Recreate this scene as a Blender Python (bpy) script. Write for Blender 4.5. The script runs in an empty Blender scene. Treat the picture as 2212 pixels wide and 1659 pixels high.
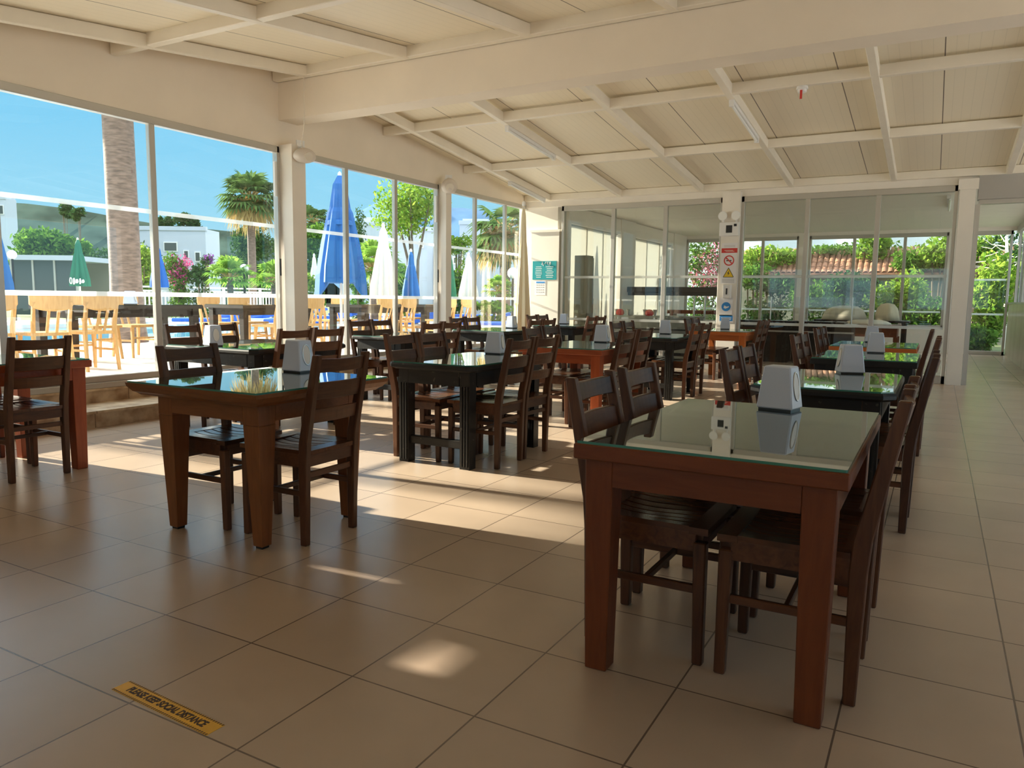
import bpy, bmesh, math, random
from mathutils import Vector, Matrix, Quaternion
from math import sin, cos, pi, radians as R, sqrt, atan2
C = bpy.context.scene.collection
SC = bpy.context.scene
RND = random.Random(7)

# ------------------------------------------------------------------ camera
F_PX, YAW, PITCH, ROLL, EYE = 1632.2, R(-29.223), R(-6.45), R(0.70), 1.18
fwd = Vector((sin(YAW)*cos(PITCH), cos(YAW)*cos(PITCH), sin(PITCH)))
rgt0 = Vector((cos(YAW), -sin(YAW), 0)); up0 = rgt0.cross(fwd)
rgt = rgt0*cos(ROLL) + up0*sin(ROLL); up = -rgt0*sin(ROLL) + up0*cos(ROLL)
cam_d = bpy.data.cameras.new('camera'); cam = bpy.data.objects.new('camera', cam_d); C.objects.link(cam)
cam_d.sensor_width = 36; cam_d.lens = F_PX/2212*36; cam_d.clip_start = 0.05; cam_d.clip_end = 3000
mw = Matrix.Identity(4)
for i in range(3):
    mw[i][0], mw[i][1], mw[i][2] = rgt[i], up[i], -fwd[i]
mw[2][3] = EYE
cam.matrix_world = mw
SC.camera = cam
O = Vector((0, 0, EYE))
def ray(px, py): return rgt*((px-1106)/F_PX) - up*((py-829.5)/F_PX) + fwd
def at(px, py, depth): return O + ray(px, py)*depth
def on_z(px, py, z): r = ray(px, py); return O + r*((z-EYE)/r.z)
def on_x(px, py, x): r = ray(px, py); return O + r*(x/r.x)
def on_y(px, py, y): r = ray(px, py); return O + r*(y/r.y)

# ------------------------------------------------------------------ sky, sun, exposure
SC.view_settings.view_transform = 'Standard'; SC.view_settings.look = 'None'
SC.view_settings.gamma = 1; SC.view_settings.use_curve_mapping = False
SC.view_settings.exposure = 0.0
SUN_EL, SUN_AZ = R(18), R(5)
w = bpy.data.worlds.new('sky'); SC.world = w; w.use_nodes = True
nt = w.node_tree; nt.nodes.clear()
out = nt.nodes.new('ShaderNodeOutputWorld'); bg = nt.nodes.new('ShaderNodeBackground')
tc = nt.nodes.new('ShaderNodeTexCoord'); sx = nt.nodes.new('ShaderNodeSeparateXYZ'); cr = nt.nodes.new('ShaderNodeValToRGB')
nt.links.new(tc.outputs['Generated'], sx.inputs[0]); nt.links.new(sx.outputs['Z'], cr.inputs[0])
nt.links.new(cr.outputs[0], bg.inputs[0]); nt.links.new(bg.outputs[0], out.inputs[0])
el = cr.color_ramp.elements
el[0].position = 0.0; el[0].color = (.66, .88, .96, 1)
el[1].position = 0.09; el[1].color = (.40, .84, 1.10, 1)
e = el.new(.22); e.color = (.23, .72, 1.10, 1)
e = el.new(.30); e.color = (.24, .70, 1.1, 1)
e = el.new(.50); e.color = (2.7, 3.1, 3.5, 1)          # sky overhead, out of view, brightened to light the interior
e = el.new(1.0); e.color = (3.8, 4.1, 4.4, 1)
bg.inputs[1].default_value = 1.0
sl = bpy.data.lights.new('sun', 'SUN'); so = bpy.data.objects.new('sun', sl); C.objects.link(so)
sl.energy = 27.0; sl.color = (1.0, .89, .72); sl.angle = R(.55)
sd = Vector((cos(SUN_EL)*cos(SUN_AZ), cos(SUN_EL)*sin(SUN_AZ), -sin(SUN_EL)))
so.rotation_euler = sd.to_track_quat('-Z', 'Y').to_euler(); so.location = (-30, -3, 12)
cy = SC.cycles
cy.max_bounces = 10; cy.diffuse_bounces = 8; cy.glossy_bounces = 5; cy.transparent_max_bounces = 24
cy.sample_clamp_indirect = 6.0
cy.use_denoising = True

# ------------------------------------------------------------------ materials
M = {}
def nodes(name):
    m = bpy.data.materials.new(name); m.use_nodes = True; t = m.node_tree
    b = t.nodes['Principled BSDF']; M[name] = m
    return m, t, b
def mat(name, col, rough=.5, metal=0, spec=.5, vary=0, scale=8, emis=0, bump=0, coat=0):
    m, t, b = nodes(name)
    b.inputs['Base Color'].default_value = (*col, 1); b.inputs['Roughness'].default_value = rough
    b.inputs['Metallic'].default_value = metal; b.inputs['Specular IOR Level'].default_value = spec
    b.inputs['Coat Weight'].default_value = coat
    if emis:
        b.inputs['Emission Color'].default_value = (*col, 1); b.inputs['Emission Strength'].default_value = emis
    if vary:
        tcn = t.nodes.new('ShaderNodeTexCoord'); n = t.nodes.new('ShaderNodeTexNoise'); n.inputs['Scale'].default_value = scale
        n.inputs['Detail'].default_value = 5
        t.links.new(tcn.outputs['Object'], n.inputs['Vector'])
        r = t.nodes.new('ShaderNodeValToRGB'); r.color_ramp.elements[0].position = .3; r.color_ramp.elements[1].position = .7
        r.color_ramp.elements[0].color = (*[c*(1-vary) for c in col], 1); r.color_ramp.elements[1].color = (*[min(1, c*(1+vary)) for c in col], 1)
        t.links.new(n.outputs['Fac'], r.inputs[0]); t.links.new(r.outputs[0], b.inputs['Base Color'])
        if bump:
            bp = t.nodes.new('ShaderNodeBump'); bp.inputs['Strength'].default_value = bump; bp.inputs['Distance'].default_value = .01
            t.links.new(n.outputs['Fac'], bp.inputs['Height']); t.links.new(bp.outputs[0], b.inputs['Normal'])
    return m
def wood(name, c0, c1, rough=.38, rnd=.35, chip=0):
    for sfx, st in (('', (14, 14, 1.6)), ('_x', (1.6, 14, 14)), ('_y', (14, 1.6, 14))): _wood(name+sfx, c0, c1, rough, st, rnd, chip)
def _wood(name, c0, c1, rough, stretch, rnd, chip):
    m, t, b = nodes(name)
    tcn = t.nodes.new('ShaderNodeTexCoord'); mp = t.nodes.new('ShaderNodeMapping'); mp.inputs['Scale'].default_value = stretch
    n = t.nodes.new('ShaderNodeTexNoise'); n.inputs['Scale'].default_value = 3; n.inputs['Detail'].default_value = 6; n.inputs['Distortion'].default_value = .8
    t.links.new(tcn.outputs['Object'], mp.inputs[0]); t.links.new(mp.outputs[0], n.inputs['Vector'])
    r = t.nodes.new('ShaderNodeValToRGB'); r.color_ramp.elements[0].position = .3; r.color_ramp.elements[1].position = .72
    r.color_ramp.elements[0].color = (*c0, 1); r.color_ramp.elements[1].color = (*c1, 1)
    t.links.new(n.outputs['Fac'], r.inputs[0])
    oi = t.nodes.new('ShaderNodeObjectInfo'); mr = t.nodes.new('ShaderNodeMapRange')
    mr.inputs['To Min'].default_value = 1-rnd; mr.inputs['To Max'].default_value = 1+rnd
    t.links.new(oi.outputs['Random'], mr.inputs['Value'])
    mx = t.nodes.new('ShaderNodeVectorMath'); mx.operation = 'SCALE'
    t.links.new(r.outputs[0], mx.inputs[0]); t.links.new(mr.outputs[0], mx.inputs['Scale'])
    last = mx.outputs[0]
    if chip:
        n2 = t.nodes.new('ShaderNodeTexNoise'); n2.inputs['Scale'].default_value = 26; n2.inputs['Detail'].default_value = 4
        t.links.new(tcn.outputs['Object'], n2.inputs['Vector'])
        r2 = t.nodes.new('ShaderNodeValToRGB'); r2.color_ramp.elements[0].position = .66; r2.color_ramp.elements[1].position = .72
        t.links.new(n2.outputs['Fac'], r2.inputs[0])
        m2 = t.nodes.new('ShaderNodeMix'); m2.data_type = 'RGBA'; m2.inputs['B'].default_value = (.07, .06, .05, 1)
        t.links.new(r2.outputs[0], m2.inputs['Factor']); t.links.new(last, m2.inputs['A']); last = m2.outputs['Result']
    t.links.new(last, b.inputs['Base Color'])
    b.inputs['Roughness'].default_value = rough; b.inputs['Specular IOR Level'].default_value = .35
    return m
wood('chair_wood', (.056, .021, .010), (.110, .044, .019), .38)
wood('chair_seat', (.062, .024, .011), (.115, .046, .020), .26)
wood('brown_table', (.125, .032, .010), (.165, .045, .014), .38, rnd=.05)
wood('tan_table', (.17, .058, .018), (.22, .080, .026), .40, rnd=.05)
wood('red_table', (.26, .052, .016), (.34, .080, .026), .35, rnd=.1)
wood('orange_table', (.42, .105, .020), (.52, .15, .032), .35, rnd=.1)
wood('black_table', (.007, .006, .0055), (.015, .013, .011), .42, rnd=.2, chip=1)
wood('pale_wood', (.52, .30, .11), (.66, .42, .18), .45, rnd=.15)
wood('dark_terrace_wood', (.018, .013, .010), (.032, .024, .018), .45, rnd=.1)
wood('red_terrace_wood', (.20, .07, .04), (.27, .10, .06), .45, rnd=.1)
mat('plaster', (.83, .75, .64), .75, vary=.03, scale=2)
mat('white_paint', (.84, .79, .71), .5, vary=.02, scale=3)
mat('rafter_paint', (.83, .77, .66), .4, vary=.03, scale=4)
mat('aluminium', (.52, .50, .46), .35, .55)
mat('grey_beam', (.42, .40, .37), .6)
mat('rubber', (.015, .015, .015), .5)
mat('white_plastic', (.80, .80, .79), .35)
mat('dispenser_plastic', (.58, .65, .79), .30)  # white plastic, with the blue of the sky light put into its colour
mat('dark_plastic', (.02, .02, .022), .35)
mat('black_metal', (.02, .02, .02), .35, .6)
mat('steel', (.55, .55, .54), .28, .9)
mat('steel_counter', (.30, .30, .28), .35, .6, vary=.1)
mat('napkin', (.85, .84, .82), .8)
mat('red_cloth', (.55, .02, .02), .7)
mat('cream_cloth', (.80, .76, .62), .8)
mat('blue_fabric', (.004, .115, .40), .7, vary=.1, scale=3)
mat('lounger_blue', (.02, .12, .60), .7)
mat('green_fabric', (.006, .13, .065), .7, vary=.1, scale=3)
mat('white_fabric', (.80, .78, .72), .75)
mat('cream_fabric', (.82, .72, .50), .75)
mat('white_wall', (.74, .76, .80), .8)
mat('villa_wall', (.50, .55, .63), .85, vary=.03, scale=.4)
mat('villa_glass', (.07, .09, .09), .2)
mat('deck', (.74, .68, .60), .7, vary=.06, scale=1.5)
mat('soil', (.10, .13, .05), .95, vary=.4, scale=1.2)
mat('pool_tile', (.10, .38, .62), .3)
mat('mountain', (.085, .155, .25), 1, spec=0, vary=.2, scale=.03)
mat('hill', (.040, .062, .050), 1, spec=0, vary=.6, scale=.12)
mat('palm_bark', (.175, .130, .105), .9, vary=.4, scale=3, bump=.9)
_t = M['palm_bark'].node_tree; _n = next(q for q in _t.nodes if q.type == 'TEX_NOISE'); _c = next(q for q in _t.nodes if q.type == 'TEX_COORD')
_m = _t.nodes.new('ShaderNodeMapping'); _m.inputs['Scale'].default_value = (2.2, 2.2, 9); _t.links.new(_c.outputs['Object'], _m.inputs[0]); _t.links.new(_m.outputs[0], _n.inputs['Vector'])
mat('bark', (.16, .12, .08), .9, vary=.3, scale=6)
mat('teal_sign', (.01, .30, .33), .4)
mat('paper', (.82, .80, .80), .6)
mat('sign_red', (.60, .04, .03), .5)
mat('sign_yellow', (.80, .55, .03), .5)
mat('sign_blue', (.03, .25, .62), .5)
mat('ink', (.02, .02, .02), .6)
mat('faded_ink', (.35, .33, .33), .6)
mat('tape_yellow', (.78, .44, .03), .5, vary=.1, scale=12)
mat('tape_print', (.06, .03, .015), .6)
mat('lamp_glass', (.85, .86, .84), .3)
mat('cable', (.72, .66, .56), .5)
mat('terracotta', (.31, .14, .08), .8, vary=.35, scale=7)
mat('olive_panel', (.25, .24, .18), .5)
mat('chrome', (.7, .7, .7), .15, 1)

def leaf(name, c, c2, trans=.35):
    m = bpy.data.materials.new(name); m.use_nodes = True; t = m.node_tree; t.nodes.clear(); M[name] = m
    o = t.nodes.new('ShaderNodeOutputMaterial'); d = t.nodes.new('ShaderNodeBsdfDiffuse'); tr = t.nodes.new('ShaderNodeBsdfTranslucent')
    mx = t.nodes.new('ShaderNodeMixShader'); mx.inputs[0].default_value = trans
    g = t.nodes.new('ShaderNodeNewGeometry'); r = t.nodes.new('ShaderNodeValToRGB')
    r.color_ramp.elements[0].color = (*c, 1); r.color_ramp.elements[1].color = (*c2, 1)
    t.links.new(g.outputs['Random Per Island'], r.inputs[0])
    t.links.new(r.outputs[0], d.inputs[0]); t.links.new(r.outputs[0], tr.inputs[0])
    t.links.new(d.outputs[0], mx.inputs[1]); t.links.new(tr.outputs[0], mx.inputs[2]); t.links.new(mx.outputs[0], o.inputs[0])
leaf('leaf_green', (.035, .10, .015), (.14, .27, .04))
leaf('leaf_bright', (.08, .20, .02), (.30, .42, .06), .45)
leaf('leaf_dark', (.02, .06, .025), (.07, .14, .04), .2)
leaf('leaf_palm', (.035, .085, .03), (.13, .21, .06), .3)
leaf('leaf_dry', (.35, .24, .10), (.55, .42, .18), .3)
leaf('leaf_fanpalm', (.10, .22, .03), (.28, .42, .08), .45)
leaf('petal_pink', (.62, .10, .20), (.85, .35, .45), .4)
leaf('petal_magenta', (.40, .03, .16), (.62, .12, .26), .4)
leaf('petal_purple', (.20, .04, .30), (.34, .10, .45), .4)
leaf('petal_yellow', (.80, .50, .02), (.90, .65, .05), .4)
leaf('blind_cloth', (.72, .72, .67), (.74, .74, .69), .38)

def thin_glass(name, tint=(1, 1, 1), ior=1.5, boost=1.0):
    m = bpy.data.materials.new(name); m.use_nodes = True; t = m.node_tree; t.nodes.clear(); M[name] = m
    o = t.nodes.new('ShaderNodeOutputMaterial'); tr = t.nodes.new('ShaderNodeBsdfTransparent'); g = t.nodes.new('ShaderNodeBsdfGlossy')
    tr.inputs[0].default_value = (*tint, 1); g.inputs['Roughness'].default_value = 0.0
    # Schlick reflectance, the same for both faces of the pane
    ge = t.nodes.new('ShaderNodeNewGeometry'); dt = t.nodes.new('ShaderNodeVectorMath'); dt.operation = 'DOT_PRODUCT'
    t.links.new(ge.outputs['Normal'], dt.inputs[0]); t.links.new(ge.outputs['Incoming'], dt.inputs[1])
    def mth(op, a, b_=None):
        q = t.nodes.new('ShaderNodeMath'); q.operation = op; q.use_clamp = op == 'MULTIPLY_ADD'
        for i_, v_ in enumerate((a, b_)):
            if v_ is None: continue
            if isinstance(v_, (int, float)): q.inputs[i_].default_value = v_
            else: t.links.new(v_, q.inputs[i_])
        return q
    ab = mth('ABSOLUTE', dt.outputs['Value']); om = mth('SUBTRACT', 1.0, ab.outputs[0]); pw = mth('POWER', om.outputs[0], 5.0)
    r0 = ((ior-1)/(ior+1))**2*boost
    k = mth('MULTIPLY_ADD', pw.outputs[0], 1-r0); k.inputs[2].default_value = r0
    mx = t.nodes.new('ShaderNodeMixShader'); t.links.new(k.outputs[0], mx.inputs[0])
    t.links.new(tr.outputs[0], mx.inputs[1]); t.links.new(g.outputs[0], mx.inputs[2]); t.links.new(mx.outputs[0], o.inputs[0])
thin_glass('window_glass', (.95, .97, .96), 1.5, 1.3)
m = bpy.data.materials.new('tape_clear'); M['tape_clear'] = m; m.use_nodes = True; t = m.node_tree; t.nodes.clear()
_o = t.nodes.new('ShaderNodeOutputMaterial'); _d = t.nodes.new('ShaderNodeBsdfDiffuse'); _l = t.nodes.new('ShaderNodeBsdfTranslucent'); _tr = t.nodes.new('ShaderNodeBsdfTransparent')
_a = t.nodes.new('ShaderNodeMixShader'); _b = t.nodes.new('ShaderNodeMixShader'); _a.inputs[0].default_value = .6; _b.inputs[0].default_value = .5
for _q in (_d, _l): _q.inputs[0].default_value = (.93, .95, .94, 1)
t.links.new(_d.outputs[0], _a.inputs[1]); t.links.new(_l.outputs[0], _a.inputs[2]); t.links.new(_tr.outputs[0], _b.inputs[1]); t.links.new(_a.outputs[0], _b.inputs[2]); t.links.new(_b.outputs[0], _o.inputs[0])
def table_glass(name):      # dark wood seen through a glass sheet: two polished surfaces mirror strongly at a low angle
    m = bpy.data.materials.new(name); m.use_nodes = True; t = m.node_tree; t.nodes.clear(); M[name] = m
    o = t.nodes.new('ShaderNodeOutputMaterial'); d = t.nodes.new('ShaderNodeBsdfDiffuse'); g = t.nodes.new('ShaderNodeBsdfGlossy'); mx = t.nodes.new('ShaderNodeMixShader')
    d.inputs[0].default_value = (.020, .030, .026, 1); g.inputs['Roughness'].default_value = .015; g.inputs[0].default_value = (.93, .97, .95, 1)
    ge = t.nodes.new('ShaderNodeNewGeometry'); dt = t.nodes.new('ShaderNodeVectorMath'); dt.operation = 'DOT_PRODUCT'
    t.links.new(ge.outputs['Normal'], dt.inputs[0]); t.links.new(ge.outputs['Incoming'], dt.inputs[1])
    q = [t.nodes.new('ShaderNodeMath') for _ in range(4)]
    q[0].operation = 'ABSOLUTE'; q[1].operation = 'SUBTRACT'; q[2].operation = 'POWER'; q[3].operation = 'MULTIPLY_ADD'
    t.links.new(dt.outputs['Value'], q[0].inputs[0]); q[1].inputs[0].default_value = 1; t.links.new(q[0].outputs[0], q[1].inputs[1])
    t.links.new(q[1].outputs[0], q[2].inputs[0]); q[2].inputs[1].default_value = 3.0
    t.links.new(q[2].outputs[0], q[3].inputs[0]); q[3].inputs[1].default_value = .92; q[3].inputs[2].default_value = .08
    t.links.new(q[3].outputs[0], mx.inputs[0]); t.links.new(d.outputs[0], mx.inputs[1]); t.links.new(g.outputs[0], mx.inputs[2]); t.links.new(mx.outputs[0], o.inputs[0])
table_glass('glass_top')
mat('glass_edge', (.05, .22, .17), .15)
m, t, b = nodes('water')
b.inputs['Base Color'].default_value = (.10, .38, .60, 1); b.inputs['Roughness'].default_value = .06
n = t.nodes.new('ShaderNodeTexNoise'); n.inputs['Scale'].default_value = 2.5
bp = t.nodes.new('ShaderNodeBump'); bp.inputs['Strength'].default_value = .25; bp.inputs['Distance'].default_value = .05
t.links.new(n.outputs['Fac'], bp.inputs['Height']); t.links.new(bp.outputs[0], b.inputs['Normal'])

def grid_mat(name, col, grout, size, off, gw, rough, vary=.05, spec=.5):
    m, t, b = nodes(name)
    g = t.nodes.new('ShaderNodeNewGeometry'); mp = t.nodes.new('ShaderNodeMapping')
    mp.inputs['Location'].default_value = (-off[0], -off[1], 0)
    br = t.nodes.new('ShaderNodeTexBrick'); br.offset = 0; br.squash = 1
    br.inputs['Scale'].default_value = 1; br.inputs['Brick Width'].default_value = size; br.inputs['Row Height'].default_value = size
    br.inputs['Mortar Size'].default_value = gw; br.inputs['Mortar Smooth'].default_value = .1; br.inputs['Bias'].default_value = 0
    br.inputs['Color1'].default_value = (*[c*(1-vary) for c in col], 1); br.inputs['Color2'].default_value = (*[c*(1+vary) for c in col], 1)
    br.inputs['Mortar'].default_value = (*grout, 1)
    t.links.new(g.outputs['Position'], mp.inputs[0]); t.links.new(mp.outputs[0], br.inputs['Vector'])
    n = t.nodes.new('ShaderNodeTexNoise'); n.inputs['Scale'].default_value = 2.2; n.inputs['Detail'].default_value = 6
    t.links.new(g.outputs['Position'], n.inputs['Vector'])
    mr = t.nodes.new('ShaderNodeMapRange'); mr.inputs['To Min'].default_value = .88; mr.inputs['To Max'].default_value = 1.12
    t.links.new(n.outputs['Fac'], mr.inputs['Value'])
    mx = t.nodes.new('ShaderNodeVectorMath'); mx.operation = 'SCALE'
    t.links.new(br.outputs['Color'], mx.inputs[0]); t.links.new(mr.outputs[0], mx.inputs['Scale']); t.links.new(mx.outputs[0], b.inputs['Base Color'])
    b.inputs['Roughness'].default_value = rough; b.inputs['Specular IOR Level'].default_value = spec
    bp = t.nodes.new('ShaderNodeBump'); bp.inputs['Strength'].default_value = .4; bp.inputs['Distance'].default_value = .003; bp.invert = True
    t.links.new(br.outputs['Fac'], bp.inputs['Height']); t.links.new(bp.outputs[0], b.inputs['Normal'])
grid_mat('floor_tile', (.465, .362, .275), (.15, .11, .085), .4495, (-1.522, 1.272), .0030, .27)
grid_mat('wall_tile', (.60, .57, .42), (.45, .42, .32), .30, (0, 0), .003, .25)
# ceiling sandwich panels: seams and fine ribs running along the slope (Y)
m, t, b = nodes('roof_panel')
g = t.nodes.new('ShaderNodeNewGeometry'); sx = t.nodes.new('ShaderNodeSeparateXYZ'); t.links.new(g.outputs['Position'], sx.inputs[0])
def stripe(period, off, width):
    a = t.nodes.new('ShaderNodeMath'); a.operation = 'ADD'; a.inputs[1].default_value = 100+off
    t.links.new(sx.outputs['X'], a.inputs[0])
    p = t.nodes.new('ShaderNodeMath'); p.operation = 'MODULO'; p.inputs[1].default_value = period; t.links.new(a.outputs[0], p.inputs[0])
    l = t.nodes.new('ShaderNodeMath'); l.operation = 'LESS_THAN'; l.inputs[1].default_value = width; t.links.new(p.outputs[0], l.inputs[0])
    return l.outputs[0]
s1 = stripe(.955, .38, .010); s2 = stripe(.0955, 0, .007)
mxa = t.nodes.new('ShaderNodeMix'); mxa.data_type = 'RGBA'; mxa.inputs['A'].default_value = (.87, .79, .63, 1); mxa.inputs['B'].default_value = (.80, .73, .58, 1)
t.links.new(s2, mxa.inputs['Factor'])
mxb = t.nodes.new('ShaderNodeMix'); mxb.data_type = 'RGBA'; mxb.inputs['B'].default_value = (.16, .13, .10, 1)
t.links.new(mxa.outputs['Result'], mxb.inputs['A']); t.links.new(s1, mxb.inputs['Factor']); t.links.new(mxb.outputs['Result'], b.inputs['Base Color'])
b.inputs['Roughness'].default_value = .45
# travertine step blocks
m, t, b = nodes('travertine')
tcn = t.nodes.new('ShaderNodeNewGeometry'); n = t.nodes.new('ShaderNodeTexNoise'); n.inputs['Scale'].default_value = 7; n.inputs['Detail'].default_value = 8
t.links.new(tcn.outputs['Position'], n.inputs['Vector'])
r = t.nodes.new('ShaderNodeValToRGB'); r.color_ramp.elements[0].position = .32; r.color_ramp.elements[0].color = (.34, .22, .12, 1)
r.color_ramp.elements[1].position = .66; r.color_ramp.elements[1].color = (.66, .53, .36, 1); t.links.new(n.outputs['Fac'], r.inputs[0])
sxx = t.nodes.new('ShaderNodeSeparateXYZ'); t.links.new(tcn.outputs['Position'], sxx.inputs[0])
md = t.nodes.new('ShaderNodeMath'); md.operation = 'PINGPONG'; md.inputs[1].default_value = .33; t.links.new(sxx.outputs['Y'], md.inputs[0])
lt = t.nodes.new('ShaderNodeMath'); lt.operation = 'LESS_THAN'; lt.inputs[1].default_value = .004; t.links.new(md.outputs[0], lt.inputs[0])
mm = t.nodes.new('ShaderNodeMix'); mm.data_type = 'RGBA'; mm.inputs['B'].default_value = (.2, .13, .08, 1)
t.links.new(lt.outputs[0], mm.inputs['Factor']); t.links.new(r.outputs[0], mm.inputs['A']); t.links.new(mm.outputs['Result'], b.inputs['Base Color'])
b.inputs['Roughness'].default_value = .5

# ------------------------------------------------------------------ mesh helpers
class MB:
    def __init__(s): s.v = []; s.f = []; s.mi = []; s.cur = 0
    def face(s, idx): s.f.append(tuple(idx)); s.mi.append(s.cur)
    def hexa(s, c):          # 8 corners: bottom 4 (ccw), top 4
        b = len(s.v); s.v += [tuple(p) for p in c]
        for q in ((3, 2, 1, 0), (4, 5, 6, 7), (0, 1, 5, 4), (1, 2, 6, 5), (2, 3, 7, 6), (3, 0, 4, 7)): s.face([b+i for i in q])
        return s
    def box(s, x0, x1, y0, y1, z0, z1):
        s.hexa([(x0, y0, z0), (x1, y0, z0), (x1, y1, z0), (x0, y1, z0), (x0, y0, z1), (x1, y0, z1), (x1, y1, z1), (x0, y1, z1)])
        return s
    def frustum(s, cx, cy, z0, z1, a0, b0, a1, b1):
        s.hexa([(cx-a0, cy-b0, z0), (cx+a0, cy-b0, z0), (cx+a0, cy+b0, z0), (cx-a0, cy+b0, z0), (cx-a1, cy-b1, z1), (cx+a1, cy-b1, z1), (cx+a1, cy+b1, z1), (cx-a1, cy+b1, z1)])
        return s
    def sweep(s, pts, sec, close=True, cap=True):   # sec: list of (dx,dy,dz) offset lists per point
        n = len(sec[0]); b = len(s.v)
        for p, q in zip(pts, sec):
            for o in q: s.v.append((p[0]+o[0], p[1]+o[1], p[2]+o[2]))
        for i in range(len(pts)-1):
            for j in range(n if close else n-1):
                k = (j+1) % n
                s.face([b+i*n+j, b+i*n+k, b+(i+1)*n+k, b+(i+1)*n+j])
        if cap and close:
            s.face([b+j for j in reversed(range(n))]); s.face([b+(len(pts)-1)*n+j for j in range(n)])
        return s
    def beam(s, p, q, w, h, upv=(0, 0, 1)):
        p = Vector(p); q = Vector(q); d = (q-p).normalized(); u = Vector(upv)
        if abs(d.dot(u)) > .99: u = Vector((0, 1, 0))
        x = d.cross(u).normalized(); z = x.cross(d)
        sec = [x*(a*w/2)+z*(c*h/2) for a, c in ((-1, -1), (1, -1), (1, 1), (-1, 1))]
        return s.sweep([p, q], [sec, sec])
    def tube(s, pts, r, n=8, cap=True):
        pts = [Vector(p) for p in pts]; secs = []; rr = r if isinstance(r, (list, tuple)) else [r]*len(pts)
        x = None
        for i, p in enumerate(pts):
            d = (pts[min(i+1, len(pts)-1)]-pts[max(i-1, 0)]).normalized()
            if x is None:
                u = Vector((0, 0, 1)) if abs(d.z) < .9 else Vector((1, 0, 0)); x = d.cross(u).normalized()
            else: x = (x-d*x.dot(d)).normalized()
            y = d.cross(x)
            secs.append([(x*cos(2*pi*k/n)+y*sin(2*pi*k/n))*rr[i] for k in range(n)])
        return s.sweep(pts, secs, cap=cap)
    def lathe(s, prof, n=16, c=(0, 0, 0), sc=(1, 1)):
        b = len(s.v)
        for r, z in prof:
            for k in range(n): s.v.append((c[0]+r*sc[0]*cos(2*pi*k/n), c[1]+r*sc[1]*sin(2*pi*k/n), c[2]+z))
        for i in range(len(prof)-1):
            for k in range(n):
                k2 = (k+1) % n; s.face([b+i*n+k, b+i*n+k2, b+(i+1)*n+k2, b+(i+1)*n+k])
        s.face([b+k for k in reversed(range(n))]); s.face([b+(len(prof)-1)*n+k for k in range(n)])
        return s
    def prism(s, poly, o, ux, uy, depth):    # polygon in plane (ux,uy) at o, extruded along ux x uy by depth
        o = Vector(o); ux = Vector(ux); uy = Vector(uy); nn = ux.cross(uy).normalized()*depth
        b = len(s.v); n = len(poly)
        for a, c in poly: s.v.append(tuple(o+ux*a+uy*c))
        for a, c in poly: s.v.append(tuple(o+ux*a+uy*c+nn))
        s.face([b+i for i in reversed(range(n))]); s.face([b+n+i for i in range(n)])
        for i in range(n): j = (i+1) % n; s.face([b+i, b+j, b+n+j, b+n+i])
        return s
    def quad(s, *p):
        b = len(s.v); s.v += [tuple(q) for q in p]; s.face(range(b, b+len(p))); return s
    def mesh(s, name, mats, smooth=False, bevel=0, seg=1):
        me = bpy.data.meshes.new(name); me.from_pydata(s.v, [], s.f)
        for m in mats: me.materials.append(M[m])
        if len(mats) > 1:
            me.polygons.foreach_set('material_index', s.mi)
        if bevel:
            bm = bmesh.new(); bm.from_mesh(me)
            es = [e for e in bm.edges if len(e.link_faces) == 2 and e.calc_face_angle(0) > .6]
            bmesh.ops.bevel(bm, geom=es, offset=bevel, segments=seg, affect='EDGES', clamp_overlap=True); bm.to_mesh(me); bm.free()
        if smooth: me.polygons.foreach_set('use_smooth', [True]*len(me.polygons))
        me.update(); return me
def link(name, me, parent=None):
    o = bpy.data.objects.new(name, me); C.objects.link(o)
    if parent: o.parent = parent
    return o
def obj(name, mb, mats, parent=None, smooth=False, bevel=0, loc=None, rz=0):
    if isinstance(mats, str): mats = [mats]
    o = link(name, mb.mesh(name, mats, smooth, bevel), parent)
    if loc is not None: o.location = loc
    if rz: o.rotation_euler = (0, 0, rz)
    return o
def tag(o, label=None, cat=None, group=None, kind=None):
    if label: o['label'] = label
    if cat: o['category'] = cat
    if group: o['group'] = group
    if kind: o['kind'] = kind
    return o
def empty(name, label, cat, loc=(0, 0, 0), rz=0, group=None):
    o = bpy.data.objects.new(name, None); C.objects.link(o); o.location = loc; o.rotation_euler = (0, 0, rz); o.empty_display_size = .1
    return tag(o, label, cat, group)
def struct(name, mb, mats, parent=None, **k):
    return tag(obj(name, mb, mats, parent, **k), kind='structure' if parent is None else None)
def dup(root, loc, rz, label, group=None):
    r = root.copy(); C.objects.link(r); r.location = loc; r.rotation_euler = (0, 0, rz)
    tag(r, label, None, group)
    for ch in list(root.children):
        c = ch.copy(); C.objects.link(c); c.parent = r
        for g in list(ch.children):
            d = g.copy(); C.objects.link(d); d.parent = c
    return r
def text(name, s, size, loc, rot, mat_, parent=None, ext=.0006, align='CENTER', sx=1, bold=0):
    cu = bpy.data.curves.new(name, 'FONT'); cu.body = s; cu.size = size; cu.extrude = ext; cu.offset = bold; cu.align_x = align; cu.align_y = 'CENTER'
    o = bpy.data.objects.new(name, cu); C.objects.link(o)
    dg = bpy.context.evaluated_depsgraph_get(); me = bpy.data.meshes.new_from_object(o.evaluated_get(dg))
    bpy.data.objects.remove(o)
    me.materials.clear(); me.materials.append(M[mat_])
    o = link(name, me, parent); o.location = loc; o.rotation_euler = rot; o.scale = (sx, 1, 1)
    return o
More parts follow.
